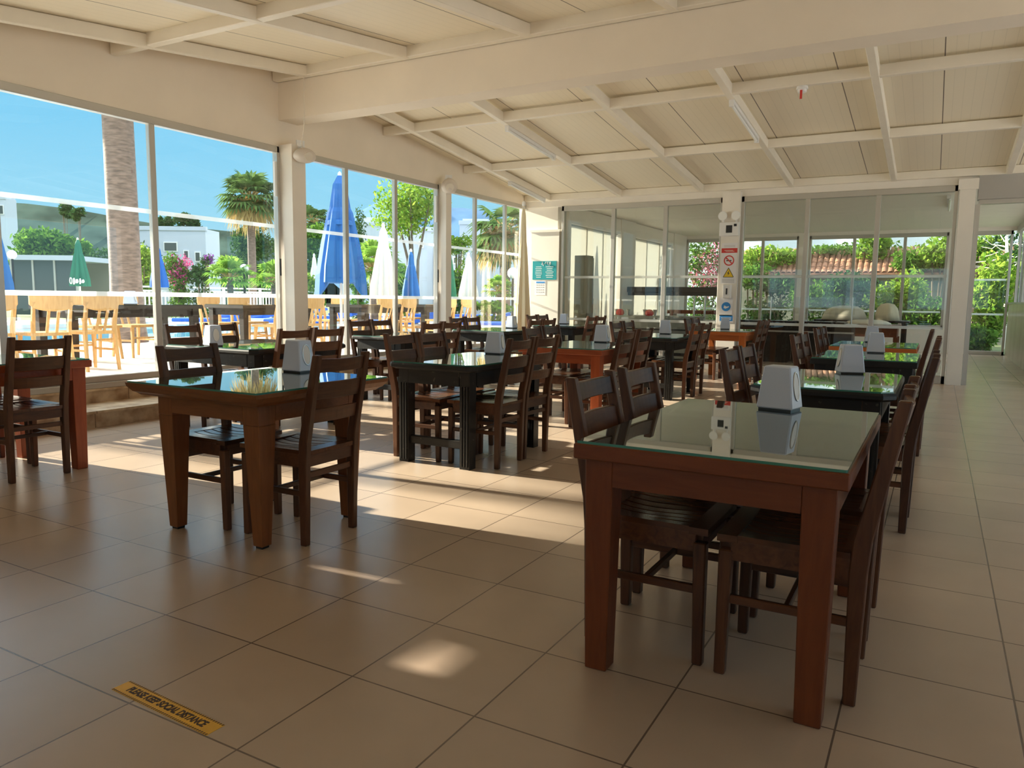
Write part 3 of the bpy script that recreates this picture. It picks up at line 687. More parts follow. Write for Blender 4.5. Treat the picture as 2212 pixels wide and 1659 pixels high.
# kind, wood, cx, front y, width, depth, height, short name, chairs left [(x,y)], chairs right
TABLES = [
 ('plain', 'brown_table', -.565, 2.11, .79, 1.22, .745, 'large brown table in the right foreground', [(-.80, 2.53), (-.80, 3.06)], [(-.345, 2.51), (-.345, 3.02)]),
 ('bevel', 'black_table', -.50, 4.09, .70, 1.15, .745, 'black table just behind the foreground one', [(-.76, 4.46), (-.76, 4.87)], [(-.275, 4.53), (-.275, 4.95)]),
 ('plain', 'black_table', -.485, 6.42, .76, 1.08, .745, 'second black table of the right row', [(-.75, 6.74), (-.75, 7.15)], [(-.26, 6.76), (-.26, 7.18)]),
 ('plain', 'orange_table', -.55, 8.32, .80, 1.12, .745, 'orange table ending the right row', [(-.83, 8.66), (-.83, 9.10)], [(-.32, 8.66), (-.32, 9.10)]),
 ('taper', 'tan_table', -3.0, 2.285, .91, .91, .757, 'square table with tapered legs', [(-3.215, 2.715)], [(-2.755, 2.735)]),
 ('bevel', 'black_table', -3.04, 4.24, .74, 1.17, .730, 'black chamfered table in the middle', [(-3.27, 4.60), (-3.27, 5.00)], [(-2.795, 4.62), (-2.795, 5.02)]),
 ('plain', 'red_table', -2.96, 6.15, .84, 1.2, .745, 'red-brown table in the middle', [(-3.20, 6.62), (-3.20, 7.08)], [(-2.71, 6.48), (-2.71, 6.95)]),
 ('bevel', 'black_table', -3.0, 8.60, .74, 1.15, .745, 'black table behind the red-brown one', [(-3.24, 8.95), (-3.24, 9.42)], [(-2.77, 8.98), (-2.77, 9.46)]),
 ('plain', 'orange_table', -2.78, 11.08, .84, 1.15, .745, 'orange table before the middle pillar', [(-3.06, 11.55), (-3.06, 12.02)], [(-2.53, 11.58), (-2.53, 12.05)]),
 ('plain', 'red_table', -5.35, 1.92, .82, 1.12, .745, 'reddish table at the left edge', [(-5.62, 2.70)], [(-5.16, 2.67)]),
 ('bevel', 'black_table', -5.38, 4.30, 1.15, 1.15, .745, 'black table behind the square one', [(-5.86, 4.66), (-5.86, 5.16)], [(-4.98, 4.50), (-4.98, 4.97)]),
 ('bevel', 'black_table', -5.47, 6.62, .76, 1.12, .745, 'black table behind the black chamfered one', [(-5.72, 6.87), (-5.72, 7.29)], [(-5.22, 6.89), (-5.22, 7.29)]),
 ('bevel', 'black_table', -5.42, 8.72, .92, 1.16, .745, 'black table by the last window bay', [(-5.74, 9.25), (-5.74, 9.68)], [(-5.0, 8.92), (-5.0, 9.36)]),
 ('bevel', 'black_table', -5.52, 11.2, .82, 1.12, .745, 'black table near the teal board', [(-5.81, 11.62), (-5.81, 12.04)], [(-5.25, 11.62), (-5.25, 12.04)]),
]
LONG = ['brown dining table with glass top, large in the right foreground', 'black chamfered dining table just behind the brown foreground table',
 'plain black dining table, second behind the brown foreground table', 'orange dining table with glass top at the end of the right row',
 'square brown dining table with tapered legs at left front', 'worn black dining table with reeded legs in the middle of the room',
 'red-brown dining table behind the worn black middle table', 'black dining table right behind the red-brown one',
 'bright orange dining table in front of the notice pillar', 'reddish dining table cut off by the left picture edge',
 'wide black dining table behind the square tapered-leg table', 'black dining table by the second window bay, under the blue parasol',
 'black dining table in front of the last window bay', 'black dining table in the far corner beside the teal board']
for (kd, wd, cx, y0, w_, d_, z, nm, L, Rr), lab in zip(TABLES, LONG):
    table(kd, wd, cx, y0, w_, d_, z, lab)
    ins_ = {'plain': .121, 'bevel': .157, 'taper': .207}[kd]+.203
    lo_, hi_ = y0+ins_, y0+d_-ins_
    def fit(lst):
        ys = [min(hi_, max(lo_, y)) for x, y in lst]
        if len(ys) == 2 and ys[1]-ys[0] < .40:
            m_ = min(hi_-.20, max(lo_+.20, sum(ys)/2)); ys = [m_-.20, m_+.20]
        return [(cx+math.copysign(max(abs(x-cx), w_/2-.200), x-cx), y) for (x, _), y in zip(lst, ys)]
    L, Rr = fit(L), fit(Rr)
    for side, lst, rz in (('window', L, -pi/2), ('aisle', Rr, pi/2)):
        for i, (x, y) in enumerate(lst):
            which = ('' if len(lst) == 1 else ('nearer ' if i == 0 else 'farther '))
            c_ = chair(x, y, rz+R(RND.uniform(-1, 1)), 'brown slat-back chair, %s%s side of the %s' % (which, side, nm))
# napkin dispensers
def make_dispenser():
    t_ = empty('napkin_dispenser', '', 'napkin dispenser')
    obj('foot', MB().frustum(0, 0, 0, .008, .066, .052, .066, .052), 'dark_plastic', t_)
    obj('body', MB().frustum(0, 0, .008, .178, .074, .060, .054, .046), 'dispenser_plastic', t_, bevel=.005)
    for s in (-1, 1):
        mb = MB(); n = 20; P = []
        for i in range(n+1):
            a = 2*pi*i/n; z = .098+.056*sin(a); x = s*(.074-.020*(z-.008)/.17+.001); P.append((x, .028*cos(a), z))
        mb.tube(P, .0035, 6)
        r_ = obj('opening', mb, 'steel', t_)
        mb = MB(); c = [(s*(.074-.020*(.098+.056*sin(2*pi*i/n)-.008)/.17+.0012), .027*cos(2*pi*i/n), .098+.055*sin(2*pi*i/n)) for i in range(n)]
        mb.sweep([(0, 0, 0), (s*.0008, 0, 0)], [c, c]); obj('napkin', mb, 'napkin', r_)
    return t_
ND = make_dispenser()
DISP = [(1683, 884, .745, R(-11), 'on the large brown foreground table'), (1835, 806, .745, R(22), 'on the black table behind the foreground one'),
 (1891, 762, .745, R(5), 'on the second black table of the right row'), (1886, 737, .745, R(8), 'on the orange table ending the right row'),
 (672, 800, .757, R(-2), 'on the square table with tapered legs'), (1088, 762, .730, R(6), 'on the black chamfered table in the middle'),
 (1317, 737, .745, R(5), 'on the red-brown table in the middle'), (1437, 721, .745, R(10), 'on the black table behind the red-brown one'),
 (1566, 711, .745, R(14), 'on the orange table before the middle pillar'), (452, 748, .745, R(-15), 'on the wide black table behind the square one'),
 (1118, 708, .745, R(-12), 'on the black table by the last window bay'), (1245, 698, .745, R(0), 'on the black table near the teal board')]
DT = [0, 1, 2, 3, 4, 5, 6, 7, 8, 10, 12, 13]
for i, (px, py, z, rz, lab) in enumerate(DISP):
    p = on_z(px, py, z); T_ = TABLES[DT[i]]
    p.x = min(T_[2]+T_[4]/2-.09, max(T_[2]-T_[4]/2+.09, p.x)); p.y = min(T_[3]+T_[5]-.09, max(T_[3]+.09, p.y))
    lab = 'white napkin dispenser standing '+lab
    if i == 0: ND.location = (p.x, p.y, z); ND.rotation_euler = (0, 0, rz); tag(ND, lab, None, 'white napkin dispensers')
    else: dup(ND, (p.x, p.y, z), rz, lab, 'white napkin dispensers')
# ================================================================== OUTSIDE: TERRACE, POOL, GARDEN
GZ = .28
struct('floor_terrace', MB().box(-14, -7.2, -12, 30, -.3, GZ).box(-14, -6.5, 13.25, 30, -.3, GZ).box(-60, -14, -12, 5.5, -.3, GZ).box(-26, -14, 18.5, 30, -.3, GZ).box(-26, -22.5, 5.5, 18.5, -.3, GZ), 'deck')
struct('floor_added_paving', MB().box(-7.0, 40, -40, -6.05, -.3, -.02).box(5.12, 40, -6.05, 40, -.3, -.02), 'deck')  # unseen pale paving, added to bounce daylight into the room
struct('ground', MB().box(-700, 60, -200, 900, -1, -.35).box(-60, -26, 5.5, 60, -.3, .20).box(-26, -6.5, 30, 60, -.3, .2).box(-6.5, 30, 21.1, 60, -.3, .02), 'soil')
struct('floor_pool', MB().box(-22.5, -14, 5.5, 18.5, -.3, -.2), 'pool_tile')
tag(obj('pool_water', MB().box(-22.48, -14.02, 5.52, 18.48, -.19, .16), 'water'), 'blue water filling the swimming pool beyond the terrace', 'water', kind='stuff')
# ---- terrace chairs and tables
def make_tchair():
    t_ = empty('terrace_chair', '', 'chair'); PW = 'pale_wood'
    def sec(w_, d_): return [(-w_/2, -d_/2, 0), (w_/2, -d_/2, 0), (w_/2, d_/2, 0), (-w_/2, d_/2, 0)]
    for s in (-1, 1):
        obj('leg', MB().sweep([(s*.20, -.235, 0), (s*.185, -.195, .44), (s*.185, -.20, .55), (s*.19, -.255, .80)], [sec(.028, .03), sec(.034, .042), sec(.034, .04), sec(.03, .03)]), PW, t_)
        obj('leg', MB().sweep([(s*.205, .215, 0), (s*.175, .175, .43)], [sec(.026, .026), sec(.038, .038)]), PW, t_)
        obj('stretcher', MB().beam((s*.195, -.215, .24), (s*.19, .195, .24), .018, .026), PW, t_)
    obj('stretcher', MB().beam((-.19, .195, .28), (.19, .195, .28), .018, .026), PW, t_)
    mb = MB(); P, S = [], []
    for i in range(9):
        y = -.21+.43*i/8; d = -.012*sin(pi*i/8); w_ = .20+.02*i/8
        P.append((0, y, 0)); S.append([(-w_, 0, .43), (w_, 0, .43), (w_, 0, .465), (0, 0, .465+d), (-w_, 0, .465)])
    obj('seat', mb.sweep(P, S), PW, t_)
    mb = MB(); P, S = [], []
    for i in range(13):
        u = -1+2*i/12; x = .225*u; y = -.268-.05*(1-u*u)+.03; lo = .775-.075*(1-u*u)**.5 if abs(u) < 1 else .775
        P.append((x, y, 0)); S.append([(0, -.011, lo), (0, -.013, .885), (0, .011, .885), (0, .011, lo)])
    obj('backrest', mb.sweep(P, S), PW, t_, smooth=False)
    for s in (-.05, .05): obj('spindle', MB().beam((s, -.20, .46), (s, -.285, .72), .03, .012), PW, t_)
    return t_
TC = make_tchair(); _tu = [0]
def tchair(x, y, rz, lab):
    if not _tu[0]:
        _tu[0] = 1; TC.location = (x, y, GZ); TC.rotation_euler = (0, 0, rz); tag(TC, lab, None, 'pale wooden terrace chairs')
    else: dup(TC, (x, y, GZ), rz, lab, 'pale wooden terrace chairs')
def ttable(cx, cy_, w_, d_, wood_, lab):
    t_ = empty('terrace_table', lab, 'table', (cx, cy_, GZ), 0, 'terrace tables')
    obj('tabletop', MB().box(-w_/2, w_/2, -d_/2, d_/2, .705, .752), wood_, t_)
    obj('glass_top', MB().box(-w_/2+.01, w_/2-.01, -d_/2+.01, d_/2-.01, .752, .760), 'glass_top', t_)
    obj('apron', MB().box(-w_/2+.07, w_/2-.07, -d_/2+.07, d_/2-.07, .60, .705), wood_, t_)
    for a in (-1, 1):
        for b_ in (-1, 1): obj('leg', MB().frustum(a*(w_/2-.09), b_*(d_/2-.09), 0, .705, .042, .042, .048, .048), wood_, t_)
TT = [(4.0, 1.3, 'red_terrace_wood', 'reddish terrace table outside the first window'), (6.25, 1.9, 'dark_terrace_wood', 'long dark terrace table before the thick palm trunk'),
      (8.65, 1.5, 'dark_terrace_wood', 'dark terrace table behind the first window post'), (11.12, 1.1, 'dark_terrace_wood', 'dark terrace table right of the large blue parasol'),
      (13.1, 1.2, 'dark_terrace_wood', 'farthest dark terrace table, near the second window post')]
for i, (y, d_, wd, lab) in enumerate(TT):
    ttable(-9.45, y, .85, d_, wd, lab)
    nm = ('reddish terrace table', 'long dark terrace table', 'second dark terrace table', 'third dark terrace table', 'farthest dark terrace table')[i]
    offs = ((-1.42, -.90), (.05, .62)) if i == 1 else ((-.36, .26), (-.3, .3))
    for j, o in enumerate(offs[0]): tchair(-8.82+(.1 if i == 1 else 0), y+o, pi/2+R(RND.uniform(-8, 8)), 'pale chair, %s on the near side of the %s' % (('nearer', 'farther')[j], nm))
    for j, o in enumerate(offs[1]): tchair(-10.08, y+o, -pi/2+R(RND.uniform(-8, 8)), 'pale chair, %s on the pool side of the %s' % (('nearer', 'farther')[j], nm))
p = at(266, 645, 9.9); dup(ND, (-9.4, 6.35, GZ+.76), R(35), 'napkin dispenser outside on the long dark terrace table', 'white napkin dispensers')
# ---- closed parasols
def parasol(px, depth, top, bot, rad, cloth, lab, loc=None, pleats=10, shoulder=.33, name='patio_parasol', tail=.0, shr=.42, base=True):
    if loc is None: p = at(px, 640, depth); loc = (p.x, p.y)
    t_ = empty(name, lab, 'parasol', (loc[0], loc[1], GZ), RND.uniform(0, 1), 'closed parasols')
    H = top-GZ; B_ = bot-GZ; n = pleats*4
    obj('pole', MB().tube([(0, 0, 0), (0, 0, H-.05)], .024, 10), 'white_plastic', t_)
    mb = MB(); prof = [(0, H, .10), (.08, H-.03, .3), (.30, 0, shr), (.34, 0, shr+.08), (.6, 0, .72), (.85, 0, .95), (1.0, 0, 1.0)]
    P, S = [], []
    for i, (f_, _, r_) in enumerate(prof):
        z = H-(H-B_)*f_
        ring_ = []
        for k_ in range(n):
            a = 2*pi*k_/n; w_ = 1+.22*min(1, f_*2.2)*cos(pleats*a)
            zz = -tail*max(0, cos(a*2))**2*f_**4
            ring_.append((rad*r_*w_*cos(a), rad*r_*w_*sin(a), zz))
        P.append((0, 0, z)); S.append(ring_)
    P.append((0, 0, B_+.06)); S.append([(q[0]*.85, q[1]*.85, q[2]) for q in S[-1]])
    obj('canopy', mb.sweep(P, S), cloth, t_, smooth=False)
    obj('finial', MB().lathe([(.02, 0), (.035, .03), (.03, .07), (.008, .10)], 10, (0, 0, H-.03)), 'white_plastic', t_)
    if base: obj('base', MB().frustum(0, 0, 0, .07, .26, .26, .24, .24).tube([(0, 0, .07), (0, 0, .35)], .035), 'white_plastic' , t_)
    return t_
U1 = parasol(737, 13.2, 3.24, 1.42, .375, 'blue_fabric', 'large bright blue closed parasol behind the second window bay', pleats=6, tail=.30, shoulder=.3)
obj('band', MB().lathe([(.20, 2.20), (.215, 2.19), (.225, 2.12), (.205, 2.11)], 20, (0, 0, .0)), 'blue_fabric', U1)
U2 = parasol(-13, 9.6, 2.36, 1.10, .19, 'blue_fabric', 'blue closed parasol cut by the left picture edge', pleats=6)
U2.rotation_euler = (0, 0, 0)
text('lettering', 'NTI', .13, (.23, -.125, 1.16), (R(90), R(22), R(62)), 'paper', U2, ext=.015)
U3 = parasol(174, 26, 3.0, 1.42, .28, 'green_fabric', 'dark green closed parasol left of the thick palm trunk', pleats=7)
U3.rotation_euler = (0, 0, 0); mb = MB()
c_ = Vector((.33*cos(-1.45), .33*sin(-1.45), 1.32)); u_ = Vector((sin(1.45), cos(1.45), 0))
mb.tube([c_+u_*(.05*cos(2*pi*k_/14))+Vector((0, 0, .10*sin(2*pi*k_/14))) for k_ in range(15)], .016, 6)
for a_, w_, h_ in ((-1.05, .035, .11), (-.78, .05, .07), (-.50, .03, .10), (-.25, .045, .06)):       # blurred white letters round the hem
    c_ = Vector((.335*cos(a_), .335*sin(a_), 1.31)); u_ = Vector((-sin(a_), cos(a_), 0)); n_ = Vector((cos(a_), sin(a_), 0))
    mb.prism([(-w_, -h_), (w_*.4, -h_), (w_, -h_*.2), (w_*.5, h_), (-w_*.8, h_*.8)], c_, u_, (0, 0, 1), .02)
obj('white_print', mb, 'paper', U3)
parasol(345, 22, 2.55, 1.38, .22, 'blue_fabric', 'blue closed parasol beside the window mullion, before the pink bush', pleats=7)
parasol(680, 24, 2.45, 1.30, .17, 'white_fabric', 'small white closed parasol left of the large blue one')
parasol(829, 15.2, 2.58, 1.16, .235, 'white_fabric', 'white closed parasol standing right of the large blue one')
parasol(888, 20, 2.38, 1.20, .20, 'blue_fabric', 'blue closed parasol beside the second window post', pleats=7)
U8 = parasol(968, 18, 2.52, 1.15, .17, 'green_fabric', 'green closed parasol right of the second window post', pleats=7)
parasol(1012, 20, 2.30, 1.15, .23, 'white_fabric', 'white closed parasol behind the green one, last window bay')
parasol(1129, 13.6, 2.84, .62, .13, 'cream_fabric', 'cream closed parasol at the end of the window wall', pleats=7)
parasol(0, 0, 2.50, .85, .22, 'white_fabric', 'white closed parasol outside the annex, seen as a shadow', loc=(-7.15, 14.75))
parasol(0, 0, 2.75, .9, .19, 'blue_fabric', 'unseen blue closed parasol added outside for its shadow', loc=(-10.9, 4.05))  # added out of view to cast the dark band across the floor
# ---- sun loungers
def make_lounger():
    t_ = empty('sun_lounger', '', 'sun lounger')
    obj('frame', MB().box(-.95, .95, -.33, -.28, .22, .28).box(-.95, .95, .28, .33, .22, .28).box(-.95, -.9, -.3, .3, .22, .28).box(.9, .95, -.3, .3, .22, .28), 'white_plastic', t_)
    for a in (-.85, .4):
        for b_ in (-.30, .30): obj('leg', MB().box(a-.03, a+.03, b_-.025, b_+.025, 0, .22), 'white_plastic', t_)
    obj('mattress', MB().box(-.95, .35, -.31, .31, .28, .36), 'lounger_blue', t_, bevel=.02)
    mb = MB(); mb.hexa([(.35, -.31, .28), (.98, -.31, .44), (.98, .31, .44), (.35, .31, .28), (.33, -.31, .36), (.95, -.31, .52), (.95, .31, .52), (.33, .31, .36)])
    obj('backrest', mb, 'lounger_blue', t_)
    return t_
SLG = make_lounger(); ang = -atan2(-rgt.y, rgt.x)
rows = [('front row', 17.6, (468, 664, 860, 1072)), ('middle row', 21, (545, 706, 867, 1028)), ('back row', 25, (640, 775, 910, 1045))]
first = True
for rn, dp, pxs in rows:
    for j, px in enumerate(pxs):
        p = at(px, 640, dp); lab = 'blue-cushioned sun lounger, %s one of the %s by the pool' % (('first', 'second', 'third', 'last')[j], rn)
        if first: SLG.location = (p.x, p.y, GZ); SLG.rotation_euler = (0, 0, ang); tag(SLG, lab, None, 'pool loungers'); first = False
        else: dup(SLG, (p.x, p.y, GZ), ang+R(RND.uniform(-6, 6)), lab, 'pool loungers')
# ---- railing beyond the pool
t_ = empty('pool_railing', 'white railing with close bars beyond the pool', 'railing', (-24, 20, GZ))
for z in (.30, 1.02, 1.16): obj('rail', MB().box(-.03, .03, -3.6, 3.8, z-.03, z+.03), 'white_plastic', t_)
mb = MB()
for q in range(46): mb.box(-.015, .015, -3.55+q*.16-.02, -3.55+q*.16+.02, .3, 1.02)
tag(obj('bars', mb, 'white_plastic', t_), kind='stuff')
for y in (-3.6, -1.7, .1, 1.9, 3.8): obj('post', MB().box(-.04, .04, y-.04, y+.04, 0, 1.2), 'white_plastic', t_)
# ---- globe lamps
for px, py, dp, lab in ((26, 550, 24, 'white globe lamp beside the blue parasol at the left edge'), (527, 580, 24, 'white globe lamp on a post before the fan palm'), (1108, 590, 19, 'white globe lamp beyond the drooping palm')):
    p = at(px, py, dp)
    t_ = empty('globe_lamp', lab, 'lamp', (p.x, p.y, GZ), 0, 'garden globe lamps')
    obj('post', MB().tube([(0, 0, 0), (0, 0, p.z-GZ-.1)], .035), 'black_metal', t_)
    h_ = [(.14*sin(pi*i/10), -.14*cos(pi*i/10)) for i in range(11)]
    obj('globe', MB().lathe(h_, 16, (0, 0, p.z-GZ)), 'lamp_glass', t_, smooth=True)
# ---- plants
def leaves(mb, c, rad, n, size, rnd, shell=.55, flat=0):
    for _ in range(n):
        while 1:
            d = Vector((rnd.uniform(-1, 1), rnd.uniform(-1, 1), rnd.uniform(-1, 1)))
            if .05 < d.length <= 1: break
        d = d.normalized()*(shell+(1-shell)*rnd.random())
        p = Vector((c[0]+d.x*rad[0], c[1]+d.y*rad[1], c[2]+d.z*rad[2]))
        a = Vector((rnd.gauss(0, 1), rnd.gauss(0, 1), rnd.gauss(0, 1))).normalized(); b_ = a.cross(Vector((rnd.gauss(0, 1), rnd.gauss(0, 1), rnd.gauss(0, 1)))).normalized()
        s = size*rnd.uniform(.6, 1.3)
        mb.quad(p-a*s, p-b_*s*.45, p+a*s, p+b_*s*.45)
def blob(mb, c, rad, n, size, rnd, lumps=7):
    for _ in range(lumps):
        o = [rnd.uniform(-.5, .5)*r for r in rad]; k_ = rnd.uniform(.45, .75)
        leaves(mb, (c[0]+o[0], c[1]+o[1], c[2]+o[2]), [r*k_ for r in rad], n//lumps, size, rnd)
def shrub(px, py, depth, wpx, hpx, lab, lf='leaf_green', n=1500, size=None, petals=None, name='shrub', dr=None, grp='garden shrubs', lumps=9):
    """bush whose crown is centred in view at (px,py), standing on the ground"""
    p = at(px, py, depth); k_ = depth/F_PX; rx = wpx*k_/2; rz_ = hpx*k_/2
    size = size or .045*rx+.05; rnd = random.Random(int(px*7+py))
    t_ = empty(name, lab, 'shrub', (p.x, p.y, GZ-.1), 0, grp); z = p.z-GZ+.1
    mb = MB(); blob(mb, (0, 0, z), (rx, dr or rx, rz_), n, size, rnd, lumps)
    if name != 'skyline_tree' and z-rz_ > .15: blob(mb, (0, 0, (z-rz_*.5)*.5), (rx*.85, (dr or rx)*.85, (z-rz_*.4)*.55), int(n*.7), size, rnd, 7)
    obj('foliage', mb, lf, t_)
    if petals:
        mb = MB(); blob(mb, (0, 0, z), (rx*1.03, (dr or rx)*1.03, rz_*1.03), int(n*.55), size*.8, rnd, lumps); obj('blossom', mb, petals, t_)
    mb = MB()
    for q in range(4): mb.tube([(rnd.uniform(-.1, .1), rnd.uniform(-.1, .1), 0), (rnd.uniform(-.4, .4)*rx, rnd.uniform(-.4, .4)*rx, max(.3, z))], .03, 5)
    obj('stem', mb, 'bark', t_)
    return t_
shrub(105, 540, 38, 200, 90, 'broad dense hedge behind the glazed pool pavilion', 'leaf_green', 3500, dr=2.0, name='hedge')
shrub(262, 575, 37, 120, 110, 'dark hedge section behind the thick palm trunk', 'leaf_dark', 2500, dr=2.0, name='hedge')
shrub(312, 575, 30, 70, 110, 'bright green bush right of the thick palm trunk', 'leaf_bright', 1600)
shrub(385, 582, 27, 62, 75, 'oleander bush covered in pink and magenta flowers', 'leaf_green', 1300, petals='petal_magenta')
shrub(432, 592, 27, 50, 50, 'low dark bush between the oleander and the fan palm', 'leaf_dark', 900)
shrub(447, 562, 30, 30, 26, 'small purple bougainvillea against the white villa', 'leaf_dark', 350, petals='petal_purple')
shrub(543, 528, 33, 100, 90, 'large dark bush below the tall fan palm', 'leaf_dark', 2600)
shrub(668, 545, 27, 90, 120, 'tall loose bush left of the large blue parasol', 'leaf_green', 2200)
shrub(650, 610, 23, 70, 60, 'low bush behind the small white parasol', 'leaf_bright', 1000)
shrub(775, 520, 34, 40, 150, 'narrow conifer right of the large blue parasol', 'leaf_dark', 1200)
shrub(862, 605, 24, 60, 70, 'low green bush behind the white parasol', 'leaf_green', 1200)
shrub(775, 625, 24, 50, 50, 'small bush under the right half of the blue parasol', 'leaf_green', 800)
shrub(990, 525, 27, 60, 55, 'light green leafy bush before the white villa', 'leaf_bright', 900)
shrub(985, 610, 26, 60, 50, 'dark low bush behind the green and white parasols', 'leaf_dark', 900)
shrub(1060, 665, 18.2, 90, 26, 'low clipped hedge under the drooping palm', 'leaf_green', 700, name='hedge')
def fan_leaf(mb, o, d, L, n, rnd, wl, droop=.25):
    """palmate leaf: n folded leaflets spreading from the petiole end"""
    d = Vector(d).normalized(); s = d.cross(Vector((0, 0, 1)));
    s = s.normalized() if s.length > .05 else Vector((1, 0, 0)); u = s.cross(d)
    for i in range(n):
        a = (-1+2*i/(n-1))*1.9
        q = (d*cos(a)+s*sin(a)).normalized(); l = L*(.62+.38*cos(a*.55))
        m_ = o+q*l*.6+u*.04*L; e_ = o+q*l-Vector((0, 0, droop*l*rnd.uniform(.6, 1.4)))
        w_ = q.cross(u).normalized()*wl
        mb.quad(o, m_-w_, e_, m_+w_)
def palm(px, py, depth, r, lab, trunk=None, nleaf=34, skirt=0, lf='leaf_palm', tr=.16, name='palm_tree', leafn=15, up_=.35, group='garden palms', wl=.035, tilt=(0, 0)):
    p = at(px, py, depth); rnd = random.Random(int(px*3+depth)); H = max(.3, p.z-GZ)
    t_ = empty(name, lab, 'palm', (p.x, p.y, GZ-.1), 0, group); H += .1
    if trunk is None: trunk = H
    mb = MB(); P = [(tilt[0]*(1-f_)*H, tilt[1]*(1-f_)*H, H*f_) for f_ in (0, .06, .2, .4, .6, .8, 1)]
    mb.tube(P, [tr*1.35, tr*1.15, tr*1.02, tr, tr*.97, tr*.95, tr*.9], 12)
    obj('trunk', mb, 'palm_bark', t_, smooth=True)
    if nleaf:
        mb = MB(); st = MB()
        for i in range(nleaf):
            az = i*2.399963; el_ = -.5+1.7*(i/nleaf)*rnd.uniform(.8, 1.15)+up_-.35
            d = Vector((cos(az)*cos(el_), sin(az)*cos(el_), sin(el_)))
            o = Vector((0, 0, H)); e_ = o+d*r*.55
            st.tube([o, o+d*r*.3+Vector((0, 0, .04*r)), e_], [.02*r+.008, .014*r+.006, .008], 5)
            fan_leaf(mb, e_, d-Vector((0, 0, .15)), r*.55, leafn, rnd, wl*r+.01)
        obj('crown', mb, lf, t_); obj('leaf_stalk', st, 'leaf_dry', t_)
    if skirt:
        mb = MB()
        for i in range(skirt):
            az = rnd.uniform(0, 2*pi); d = Vector((cos(az)*.5, sin(az)*.5, -.9)); o = Vector((cos(az)*.3*r, sin(az)*.3*r, H-.1*r))
            fan_leaf(mb, o, d, r*.75, 9, rnd, wl*r, .4)
        obj('dry_skirt', mb, 'leaf_dry', t_)
    return t_
# thick trunk right outside the first window (its crown is above the frame)
palm(238, -60, 13.2, 1.9, 'thick palm trunk rising outside the first window', nleaf=26, tr=.265, tilt=(-.035, .03))
palm(541, 432, 31, 1.35, 'tall fan palm before the white villa, first window', skirt=26, tr=.17, nleaf=44)
palm(497, 605, 24, .85, 'low bright fan palm beside the globe lamp', lf='leaf_fanpalm', tr=.10, nleaf=26, up_=.7)
palm(592, 612, 22, .75, 'low bright fan palm behind the first window post', lf='leaf_fanpalm', tr=.10, nleaf=24, up_=.7)
palm(675, 480, 29, .8, 'slim young palm left of the large blue parasol', tr=.10, nleaf=26)
palm(808, 585, 19.1, .85, 'low fan palm between the blue and white parasols', lf='leaf_fanpalm', tr=.12, nleaf=26, up_=.6)
palm(1092, 500, 22, 1.15, 'drooping palm with dry skirt in the last window bay', skirt=44, tr=.16, nleaf=36, up_=-.05)
palm(1078, 632, 19.4, .5, 'low fan palm at the foot of the drooping palm', lf='leaf_fanpalm', tr=.08, nleaf=20, up_=.7)
# broadleaf tree with several stems
p = at(893, 445, 27); t_ = empty('garden_tree', 'bright leafy tree with slim stems behind the second window post', 'tree', (p.x, p.y, GZ-.1))
H = p.z-GZ+.1; rnd = random.Random(5); mb = MB(); blob(mb, (0, 0, H), (1.35, 1.3, 1.25), 3600, .085, rnd, 16); obj('foliage', mb, 'leaf_bright', t_)
for q in range(5):
    a = q*1.3; obj('trunk', MB().tube([(.12*cos(a), .12*sin(a), 0), (.2*cos(a), .2*sin(a), H*.55), (.75*cos(a), .75*sin(a), H+.3)], [.07, .05, .02], 6), 'bark', t_)
# ---- white villas, pavilion, far hills
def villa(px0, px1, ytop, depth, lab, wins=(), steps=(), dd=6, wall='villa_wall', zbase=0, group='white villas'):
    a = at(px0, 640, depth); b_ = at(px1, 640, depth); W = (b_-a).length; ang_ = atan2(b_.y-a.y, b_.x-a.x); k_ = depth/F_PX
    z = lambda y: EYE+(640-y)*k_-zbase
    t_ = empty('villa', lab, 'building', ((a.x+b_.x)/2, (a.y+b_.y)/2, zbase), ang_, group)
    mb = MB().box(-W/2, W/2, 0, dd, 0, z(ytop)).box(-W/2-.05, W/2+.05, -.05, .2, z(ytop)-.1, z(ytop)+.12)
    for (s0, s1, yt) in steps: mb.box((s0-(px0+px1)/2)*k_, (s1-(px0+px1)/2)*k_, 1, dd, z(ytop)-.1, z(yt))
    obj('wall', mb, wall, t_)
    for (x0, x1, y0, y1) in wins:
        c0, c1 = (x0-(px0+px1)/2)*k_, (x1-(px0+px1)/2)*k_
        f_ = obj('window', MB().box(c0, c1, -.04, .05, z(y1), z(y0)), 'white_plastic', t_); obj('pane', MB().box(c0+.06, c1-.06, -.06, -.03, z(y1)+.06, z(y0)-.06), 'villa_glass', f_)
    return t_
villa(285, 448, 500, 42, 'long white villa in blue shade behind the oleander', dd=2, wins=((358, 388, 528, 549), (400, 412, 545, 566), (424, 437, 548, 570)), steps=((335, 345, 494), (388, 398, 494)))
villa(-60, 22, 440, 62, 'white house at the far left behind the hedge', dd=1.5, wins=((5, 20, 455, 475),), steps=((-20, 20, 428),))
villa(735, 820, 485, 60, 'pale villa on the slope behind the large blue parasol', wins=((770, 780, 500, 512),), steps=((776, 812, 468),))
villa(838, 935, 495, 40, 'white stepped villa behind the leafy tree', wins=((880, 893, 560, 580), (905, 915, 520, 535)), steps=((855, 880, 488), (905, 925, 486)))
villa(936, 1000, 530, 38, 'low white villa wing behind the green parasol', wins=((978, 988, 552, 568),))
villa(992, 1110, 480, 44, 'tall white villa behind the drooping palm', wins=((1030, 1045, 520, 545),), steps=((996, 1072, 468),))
p = at(98, 600, 31); a = at(28, 640, 31); b_ = at(168, 640, 31)
